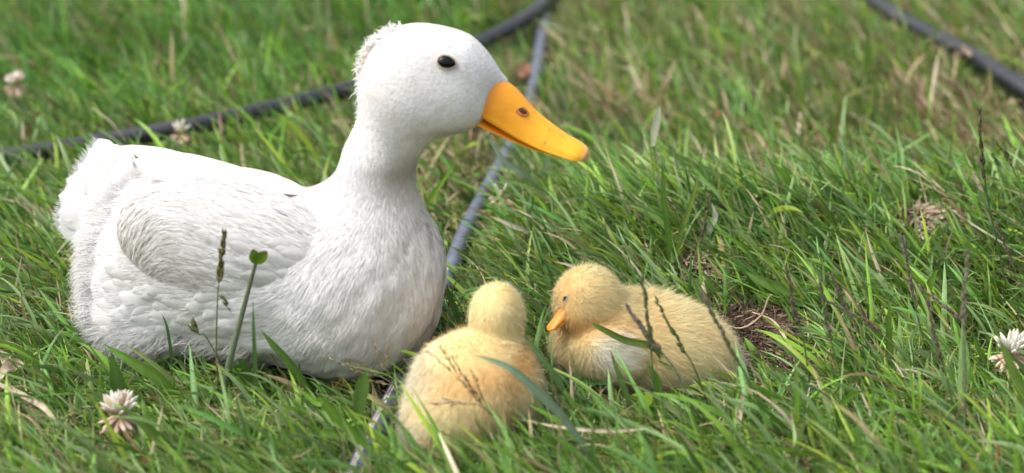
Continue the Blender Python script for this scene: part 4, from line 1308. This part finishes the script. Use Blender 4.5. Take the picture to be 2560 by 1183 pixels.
seed_stalk([(2600, 760), (2550, 700), (2520, 630), (2492, 560)], 'slim brown seed spike under the tallest spike', 0.5, 36, 0.008, (PURP * 0.8, DARKB * 2), OLIVE, 0.0008, [0, 0, 0], 0.2)
seed_stalk([(2480, 960), (2440, 850), (2380, 780), (2300, 720)], 'reclining purple spike touching the pale grey one', 0.45, 40, 0.008, (PURP, TANC * 0.6), G_STEM, 0.0008, [0, 0, 0], 0.2)
# --- stalks before the profile duckling
seed_stalk([(1650, 1090), (1632, 930), (1622, 810), (1604, 692)], 'upright green and brown seed spike in front of the profile duckling back', 0.55, 50, 0.008, (OLIVE * 0.8, DARKB * 1.8, G_STEM), G_STEM * 0.9, 0.0009, [-.002, -.002, -.002], 0.2)
seed_stalk([(1760, 1080), (1690, 930), (1620, 840), (1566, 764)], 'mauve-tipped seed spike slanting across the profile duckling', 0.5, 55, 0.008, (PURP * 1.4, np.array([.32, .24, .27]), OLIVE), G_PALE * 0.8, 0.0010, [-.002] * 3, 0.22)
seed_stalk([(1930, 1090), (1870, 950), (1810, 840), (1755, 735)], 'purple-green seed spike crossing the profile duckling tail', 0.6, 60, 0.008, (PURP, OLIVE, TANC * 0.6), G_STEM, 0.0010, [0, 0, 0], 0.22)
seed_stalk([(1790, 1070), (1740, 930), (1700, 860), (1640, 750)], 'thin dark green seed stalk curving over the profile duckling side', 0.45, 24, 0.009, (G_STEM * 0.8, OLIVE), G_STEM * 0.8, 0.0009, [-.002] * 3, 0.15)
# --- stalk at the sharp edge of the rise
seed_stalk([(1720, 690), (1745, 620), (1762, 560), (1772, 490)], 'dark seed spike next to the white bent blade on the rise', 0.6, 40, 0.008, (OLIVE * 0.7, DARKB * 2), OLIVE, 0.0008, [0, 0, 0], 0.15)
# --- open panicles
BR = [np.array([0.30, 0.20, 0.12]), np.array([0.22, 0.13, 0.08]), np.array([0.38, 0.29, 0.19])]
panicle([(1300, 1150), (1255, 1060), (1195, 1010)], 'brown open seed head drooping over the back of the nearer duckling',
        [(1230, 1040, 1150, 950), (1160, 960, 1068, 875), (1165, 965, 1100, 870), (1195, 1005, 1128, 890), (1205, 1010, 1165, 945), (1195, 1010, 1082, 1008), (1190, 1012, 1110, 1000), (1225, 1035, 1180, 930)],
        BR, np.array([0.22, 0.20, 0.10]), [-.012, -.016], 0.007)
panicle([(1060, 1010), (1000, 970), (940, 935)], 'pale open seed head lying against the foot of the white duck breast',
        [(940, 935, 800, 890), (930, 930, 845, 885), (960, 945, 880, 925), (975, 955, 900, 905), (990, 965, 920, 950)], [TANC, OLIVE * 1.5, BR[0]], np.array([0.25, 0.24, 0.12]), [-.01, -.012], 0.006)
panicle([(880, 1090), (800, 1050), (720, 1035)], 'pale feathery seed head lying in the grass below the white duck',
        [(720, 1035, 590, 1018), (735, 1038, 640, 1040), (760, 1042, 690, 1015), (780, 1046, 700, 1050), (800, 1050, 730, 1062)], [TANC, TANC * 1.2, OLIVE * 1.6], np.array([0.24, 0.24, 0.12]), [-.006, -.008], 0.0065)
panicle([(1170, 880), (1130, 790), (1105, 720)], 'fine pale green seed head beside the right side of the white duck breast',
        [(1105, 720, 1065, 640), (1110, 730, 1100, 660), (1118, 750, 1060, 700), (1120, 760, 1150, 680), (1128, 780, 1080, 750), (1132, 790, 1165, 730)], [G_PALE, OLIVE * 1.6], G_PALE * 0.7, [.01, .012], 0.005)
panicle([(1010, 1030), (985, 960), (960, 910)], 'thin upright seed head between the white duck and the nearer duckling',
        [(960, 910, 930, 850), (965, 920, 975, 860), (975, 945, 945, 890)], [TANC, BR[1]], np.array([0.22, 0.2, 0.1]), [-.008, -.01], 0.005)
# --- single blades
leaf_blade([(1500, 1180), (1420, 1060), (1350, 985), (1270, 918), (1178, 885)], 'long pale curved blade arching in front of the nearer duckling', 0.0085, np.array([0.16, 0.24, 0.15]), [-.005, -.012, -.014, -.012])
leaf_blade([(1680, 960), (1640, 875), (1560, 850), (1500, 820), (1476, 808)], 'dark green blade lying across the profile duckling wing', 0.007, np.array([0.075, 0.12, 0.02]), [-.03, -.036, -.036, -.034])
leaf_blade([(1590, 1060), (1565, 985), (1545, 930), (1525, 875)], 'short upright blade in front of the profile duckling white wing', 0.006, np.array([0.13, 0.20, 0.06]), [-.006, -.008, -.008])
leaf_blade([(1640, 1080), (1645, 1000), (1640, 950), (1617, 905)], 'broad bright blade standing under the profile duckling belly', 0.010, np.array([0.10, 0.20, 0.03]), [-.006, -.008, -.008])
leaf_blade([(1420, 520), (1330, 450), (1260, 400), (1218, 338)], 'pale blade curving up to the underside of the orange bill', 0.0085, np.array([0.20, 0.27, 0.18]), [-.02, -.03, -.03])
leaf_blade([(1345, 490), (1352, 455), (1362, 425), (1372, 385)], 'short pale blade standing under the bill tip', 0.008, np.array([0.20, 0.28, 0.16]), [-.01, -.012, -.012])
leaf_blade([(1660, 560), (1652, 480), (1640, 365)], 'thin stalk below the white leaf on the rise', 0.0025, np.array([0.28, 0.30, 0.18]), [0, 0], tipw=0.6)
leaf_blade([(1632, 366), (1636, 330), (1643, 295), (1650, 264)], 'single whitish leaf standing above the grass right of the bill', 0.0095, np.array([0.46, 0.48, 0.33]), grounded=False, Y0=Gt(1660, 560)[1], peak=0.4)
leaf_blade([(1765, 620), (1775, 570), (1788, 540), (1780, 508)], 'white bent blade on the rise above the profile duckling', 0.0075, np.array([0.48, 0.50, 0.40]), [-.005, -.005, -.005])
leaf_blade([(1868, 660), (1866, 620), (1874, 570), (1884, 528)], 'straw-coloured narrow blade upright on the rise', 0.004, np.array([0.50, 0.42, 0.26]), [0, 0, 0])
leaf_blade([(320, 1040), (300, 980), (278, 880)], 'broad dark green blade at the duck tail end', 0.016, np.array([0.075, 0.15, 0.03]), [-.008, -.01])
leaf_blade([(460, 1010), (400, 950), (330, 905), (262, 862)], 'broad bright blade slanting over the duck rump base', 0.011, np.array([0.11, 0.21, 0.03]), [-.008, -.01, -.008])
leaf_blade([(470, 1180), (400, 1100), (300, 1010)], 'wide blade leaning toward the duck behind the clover flower', 0.010, np.array([0.09, 0.17, 0.03]), [-.006, -.008])
leaf_blade([(885, 1110), (895, 1040), (905, 970), (915, 930)], 'broad flat blade upright beside the striped pipe', 0.013, np.array([0.10, 0.18, 0.04]), [-.006, -.006, -.006], tipw=0.35, peak=0.6)
leaf_blade([(1010, 1125), (930, 1100), (830, 1085), (728, 1082)], 'broad blade lying level across the striped pipe', 0.010, np.array([0.10, 0.20, 0.03]), [-.008, -.012, -.012])
leaf_blade([(1010, 1180), (900, 1100), (810, 1010), (790, 1005), (730, 960)], 'long bright blade slanting across the bottom below the duck', 0.009, np.array([0.13, 0.25, 0.03]), [-.006, -.012, -.012, -.01])
leaf_blade([(800, 1020), (740, 930), (690, 870), (652, 826)], 'long green blade slanting up over the duck belly', 0.008, np.array([0.085, 0.16, 0.03]), [-.008, -.01, -.01])
leaf_blade([(645, 1060), (640, 960), (635, 850), (632, 750)], 'narrow upright blade right of the thick stem', 0.0042, np.array([0.08, 0.15, 0.04]), [-.006, -.008, -.008])
leaf_blade([(430, 960), (428, 890), (418, 820), (405, 785)], 'thin curved blade against the duck lower flank', 0.003, np.array([0.07, 0.12, 0.04]), [-.01, -.012, -.012])
leaf_blade([(660, 1000), (625, 950), (600, 910), (596, 905)], 'broad dark leaf at the base of the duck flank', 0.014, np.array([0.065, 0.14, 0.03]), [-.008, -.01, -.01])
leaf_blade([(1120, 850), (1090, 835), (1060, 810), (1038, 790)], 'broad dark green blade at the right of the duck breast', 0.012, np.array([0.06, 0.14, 0.03]), [-.004, -.006, -.008])
leaf_blade([(1180, 900), (1130, 760), (1090, 660), (1068, 610)], 'thin dark blade leaning on the duck breast edge', 0.005, np.array([0.06, 0.13, 0.03]), [-.01, -.014, -.016])
leaf_blade([(1450, 1060), (1400, 960), (1350, 890), (1300, 835)], 'long narrow blade right of the nearer duckling head', 0.006, np.array([0.11, 0.19, 0.07]), [-.005, -.006, -.006])
leaf_blade([(1030, 560), (1075, 500), (1105, 455), (1138, 408)], 'bright yellow-green blade right of the duck neck', 0.006, np.array([0.15, 0.26, 0.03]), [-.01, -.012, -.012])
leaf_blade([(2275, 830), (2300, 770), (2325, 710), (2342, 675)], 'broad upright bright blade beside the purple spike', 0.010, np.array([0.12, 0.22, 0.03]), [0, 0, 0], tipw=0.3)
leaf_blade([(2050, 780), (1990, 740), (1920, 710), (1862, 678)], 'broad glossy blade lying above the bare earth patch', 0.013, np.array([0.11, 0.20, 0.04]), [-.004, -.006, -.006])
leaf_blade([(2600, 1090), (2560, 990), (2525, 910), (2494, 838)], 'wide pale blade crossing the clover flower at the right edge', 0.0105, np.array([0.16, 0.25, 0.05]), [-.02, -.024, -.026])
leaf_blade([(2230, 960), (2224, 880), (2222, 810), (2224, 755)], 'upright green blade in the lower right lawn', 0.007, np.array([0.10, 0.20, 0.03]), [0, 0, 0])
leaf_blade([(2290, 1230), (2300, 1160), (2310, 1110), (2318, 1062)], 'pale upright blade at the bottom right', 0.009, np.array([0.20, 0.28, 0.11]), [0, 0, 0])
leaf_blade([(2140, 1240), (2145, 1160), (2145, 1100), (2144, 1050)], 'bright upright blade at the bottom of the right lawn', 0.008, np.array([0.14, 0.26, 0.05]), [0, 0, 0])
leaf_blade([(2010, 330), (2015, 300), (2000, 230), (1990, 175)], 'blurred bright upright blade in the middle of the back lawn', 0.012, np.array([0.16, 0.25, 0.04]), [0, 0, 0])
leaf_blade([(2170, 260), (2168, 200), (2170, 130), (2168, 80)], 'blurred tall blade below the corner pipe', 0.012, np.array([0.10, 0.20, 0.03]), [0, 0, 0])
leaf_blade([(800, 180), (795, 110), (792, 40), (790, -60)], 'blurred pale tall blade behind the duck back', 0.016, np.array([0.20, 0.28, 0.10]), [0, 0, 0])
leaf_blade([(1670, 680), (1672, 600), (1660, 500), (1655, 400)], 'tall upright blade on the rise above the profile duckling', 0.007, np.array([0.10, 0.20, 0.03]), [0, 0, 0])
leaf_blade([(1690, 640), (1700, 590), (1730, 500), (1750, 420)], 'yellow-green blade leaning right on the rise', 0.006, np.array([0.17, 0.26, 0.05]), [0, 0, 0])
leaf_blade([(2010, 560), (1990, 500), (1965, 440), (1950, 420)], 'broad bright blade on the right crest of the rise', 0.009, np.array([0.12, 0.23, 0.03]), [0, 0, 0])
leaf_blade([(1380, 640), (1330, 590), (1270, 560), (1225, 540)], 'dry pale blade below the small clover flower', 0.006, np.array([0.42, 0.40, 0.28]), [-.004, -.006, -.004])

# --- clover flowers
def floret_mesh(nm, c0, c1):
    V, C = [], []
    rows = [(0, 0.25), (0.25, 0.7), (0.55, 1.0), (0.8, 0.75), (1.0, 0.1)]
    for t, w in rows:
        for k in range(6):
            th = 2 * math.pi * k / 6
            V.append([w * 0.14 * math.cos(th), w * 0.10 * math.sin(th) + 0.10 * t * t, t]); C.append(np.array(c0) * (1 - t) + np.array(c1) * t)
    q = np.array([[i * 6 + k, i * 6 + (k + 1) % 6, (i + 1) * 6 + (k + 1) % 6, (i + 1) * 6 + k] for i in range(4) for k in range(6)])
    return mesh_np(nm, np.array(V), [q], M['petal'], True, np.array(C))
F_WHITE = floret_mesh('floret_white', (0.62, 0.55, 0.42), (0.86, 0.85, 0.80))
F_TAN = floret_mesh('floret_tan', (0.50, 0.30, 0.18), (0.72, 0.55, 0.42))
F_PINK = floret_mesh('floret_pink', (0.55, 0.33, 0.22), (0.78, 0.66, 0.55))
def clover(px, py, root_px, Yoff, size, label, n_up, n_down, seed, tilt=0.0):
    r = np.random.default_rng(seed)
    g = Gt(*root_px)
    c = P(px, py, g[1] + Yoff)
    root = empty('clover_flower', g, label, 'flower', 'white clover flowers in the lawn')
    path = catmull([g, (g + c) / 2 + np.array([0.004, 0, 0.006]), c], 8)
    V, q = tube_data(path, 0.0009, 8)
    obj('stem', mesh_np('stem', V, [q], M['stem'], True, np.tile(np.array([0.16, 0.22, 0.06]), (len(V), 1))), root)
    def put(me, az, el, ln, off=0.0):
        d = Vector((math.cos(az) * math.cos(el), math.sin(az) * math.cos(el), math.sin(el)))
        d.rotate(Vector((0, 1, 0)).rotation_difference(Vector((math.sin(tilt), math.cos(tilt), 0)))) if tilt else None
        o = bpy.data.objects.new('floret', me)
        o.location = Vector(c) + d * 0.0012 + Vector((0, 0, off))
        qd = d.to_track_quat('Z', 'Y')
        o.rotation_mode = 'QUATERNION'; o.rotation_quaternion = qd
        o.scale = (ln, ln, ln)
        link(o, root)
    for i in range(n_up):
        put(F_WHITE if r.random() < 0.75 else F_PINK, i * 2.4 + r.normal(0, 0.2), R(90) - R(62) * math.sqrt((i + 0.5) / n_up) + r.normal(0, 0.06), size * r.uniform(0.85, 1.1), 0.002)
    for i in range(n_down):
        put(F_TAN if r.random() < 0.6 else F_PINK, i * 2.4 + 0.7 + r.normal(0, 0.2), R(-15) - R(55) * (i / max(1, n_down)) + r.normal(0, 0.1), size * r.uniform(0.8, 1.05), -0.001)
    return root
clover(300, 1038, (275, 1100), -0.006, 0.0215, 'white clover flower with drooping tan florets in the grass below the duck tail', 34, 28, 1)
clover(1255, 490, (1275, 560), -0.006, 0.0175, 'small clover flower with few white florets left, under the bill', 3, 20, 2)
clover(2528, 885, (2520, 960), -0.006, 0.0205, 'large white clover flower at the right edge behind a wide blade', 34, 28, 3)
clover(38, 215, (70, 300), 0.0, 0.0170, 'blurred white clover flower at the upper left edge', 26, 16, 4)
clover(452, 335, (460, 400), 0.0, 0.0160, 'blurred faded clover flower in front of the thick black pipe', 10, 20, 5)

# --- dry bits
def dry_strip(pix, w, label, c, z=0.02, name='dry_leaf', wave=0.3):
    pts = []
    for i, (x, y) in enumerate(pix):
        g = Gt(x, y); d = ray(x, y); zz = z[i] if isinstance(z, (list, tuple)) else z
        pts.append(CAM + d * ((g[2] + zz - CAM[2]) / d[2]))
    path = catmull(pts, 8); m = len(path)
    d = unit(np.gradient(path, axis=0)); s = unit(np.cross(d, np.array([0.2, -0.6, 0.8]))); n = np.cross(s, d)
    t = np.linspace(0, 1, m); ww = (w * 0.5 * (0.35 + 0.65 * np.sin(np.pi * np.clip(t * 0.9 + 0.05, 0, 1))))[:, None]
    tw = (wave * np.sin(t * 7))[:, None]
    s2 = s * np.cos(tw) + n * np.sin(tw); n2 = -s * np.sin(tw) + n * np.cos(tw)
    V = np.stack([path - s2 * ww, path - n2 * ww * 0.5, path + s2 * ww], 1).reshape(-1, 3)
    q = np.array([[i * 3 + k, i * 3 + k + 1, i * 3 + k + 4, i * 3 + k + 3] for i in range(m - 1) for k in range(2)])
    o = obj(name, mesh_np(name, V, [q], M['dry'], True, np.tile(c, (len(V), 1)) * rp.uniform(0.85, 1.15, (len(V), 1))))
    return tag(o, label, 'dry leaf', 'dry leaves and straw on the lawn')
dry_strip([(-60, 950), (0, 962), (60, 990), (110, 1020), (143, 1060)], 0.006, 'long dry tan stalk curving at the lower left edge', (0.50, 0.41, 0.30), 0.025)
dry_strip([(-5, 945), (15, 925), (35, 912), (55, 915)], 0.014, 'frayed dry husk above the tan stalk at the left edge', (0.46, 0.38, 0.27), 0.03, wave=0.8)
dry_strip([(-10, 880), (12, 885), (18, 905), (25, 912)], 0.012, 'small curled dry leaf at the far left', (0.36, 0.30, 0.20), 0.03, wave=0.8)
dry_strip([(48, 765), (60, 750), (78, 738), (100, 733)], 0.012, 'pale curled dead leaf left of the duck rump', (0.52, 0.45, 0.36), 0.02, wave=0.8)
dry_strip([(848, 992), (845, 970), (850, 955), (862, 950)], 0.008, 'rust-brown curled leaf at the foot of the duck', (0.30, 0.13, 0.05), [0.004, 0.01, 0.018, 0.02], wave=1.0)
dry_strip([(1290, 1046), (1400, 1068), (1520, 1078), (1620, 1072)], 0.0035, 'long pale straw lying between the ducklings and the bottom edge', (0.46, 0.38, 0.27), 0.03)
dry_strip([(1850, 1090), (1845, 1050), (1852, 1010), (1858, 985)], 0.007, 'upright torn straw below the profile duckling tail', (0.52, 0.45, 0.32), [0.005, 0.02, 0.032, 0.04])
dry_strip([(1790, 800), (1850, 820), (1900, 790), (1920, 745), (1930, 735)], 0.0018, 'thin forked dry stem over the bare earth', (0.45, 0.34, 0.22), [0.01, 0.015, 0.02, 0.025, 0.025])
dry_strip([(1880, 780), (1930, 800), (1960, 840), (1990, 890)], 0.0032, 'flat dry blade at the right rim of the bare earth', (0.44, 0.36, 0.26), [0.012, 0.018, 0.018, 0.012])
dry_strip([(2270, 460), (2340, 500), (2430, 560), (2560, 640)], 0.0028, 'long grey-green straw slanting across the right rise', (0.26, 0.28, 0.17), 0.03)
dry_strip([(2405, 110), (2415, 125), (2425, 140)], 0.012, 'blurred tan leaf lying on the corner pipe', (0.30, 0.22, 0.15), 0.036)
dry_strip([(1785, 300), (1790, 290), (1795, 280)], 0.006, 'blurred red scrap in the back lawn', (0.45, 0.13, 0.07), 0.02)
dry_strip([(1300, 190), (1310, 175), (1318, 160)], 0.02, 'blurred reddish dead leaf beside the striped pipe behind the bill', (0.32, 0.15, 0.09), 0.02)
dry_strip([(480, 360), (492, 350), (505, 345)], 0.016, 'blurred rusty leaf under the thick black pipe', (0.42, 0.13, 0.04), 0.012)
dry_strip([(2488, 1200), (2492, 1160), (2498, 1120)], 0.006, 'orange dead leaf tip at the bottom right corner', (0.50, 0.18, 0.06), [0.01, 0.03, 0.05])

# --- round clover leaves under the profile duckling
def clover_leaf(px, py, size, label, c, seed):
    r = np.random.default_rng(seed)
    g = Gt(px, py); top = g + np.array([0, 0, 0.016 + 0.006 * r.random()])
    root = empty('clover_leaf', g, label, 'leaf', 'clover leaves under the profile duckling')
    V, q = tube_data(np.linspace(g, top, 5), 0.0006, 6)
    obj('stalk', mesh_np('stalk', V, [q], M['stem'], True, np.tile(G_STEM, (len(V), 1))), root)
    a0 = r.uniform(0, 2)
    for k in range(3):
        a = a0 + k * 2.09; d = np.array([math.cos(a), math.sin(a), 0.15]); sd = np.array([-math.sin(a), math.cos(a), 0])
        V = []
        for i in range(7):
            t = i / 6; w = size * 0.5 * math.sin(math.pi * (0.05 + 0.88 * t ** 0.9)) ** 0.6
            for j in (-1, -0.5, 0, 0.5, 1): V.append(top + d * size * t + sd * w * j + np.array([0, 0, 0.15 * w * abs(j) - 0.1 * size * t * t]))
        q = np.array([[i * 5 + k2, i * 5 + k2 + 1, i * 5 + k2 + 6, i * 5 + k2 + 5] for i in range(6) for k2 in range(4)])
        obj('leaflet', mesh_np('leaflet', np.array(V), [q], M['grass'], True, np.tile(c, (len(V), 1))), root)
clover_leaf(1480, 1000, 0.018, 'dark rounded clover leaf below the profile duckling breast', np.array([0.045, 0.12, 0.025]), 1)
clover_leaf(1430, 1045, 0.016, 'rounded clover leaf low between the two ducklings', np.array([0.05, 0.12, 0.03]), 2)
clover_leaf(1610, 1040, 0.014, 'yellow-green clover leaf below the profile duckling', np.array([0.15, 0.25, 0.02]), 3)
clover_leaf(130, 840, 0.016, 'grey-green rounded leaf in the grass left of the duck rump', np.array([0.08, 0.16, 0.07]), 4)
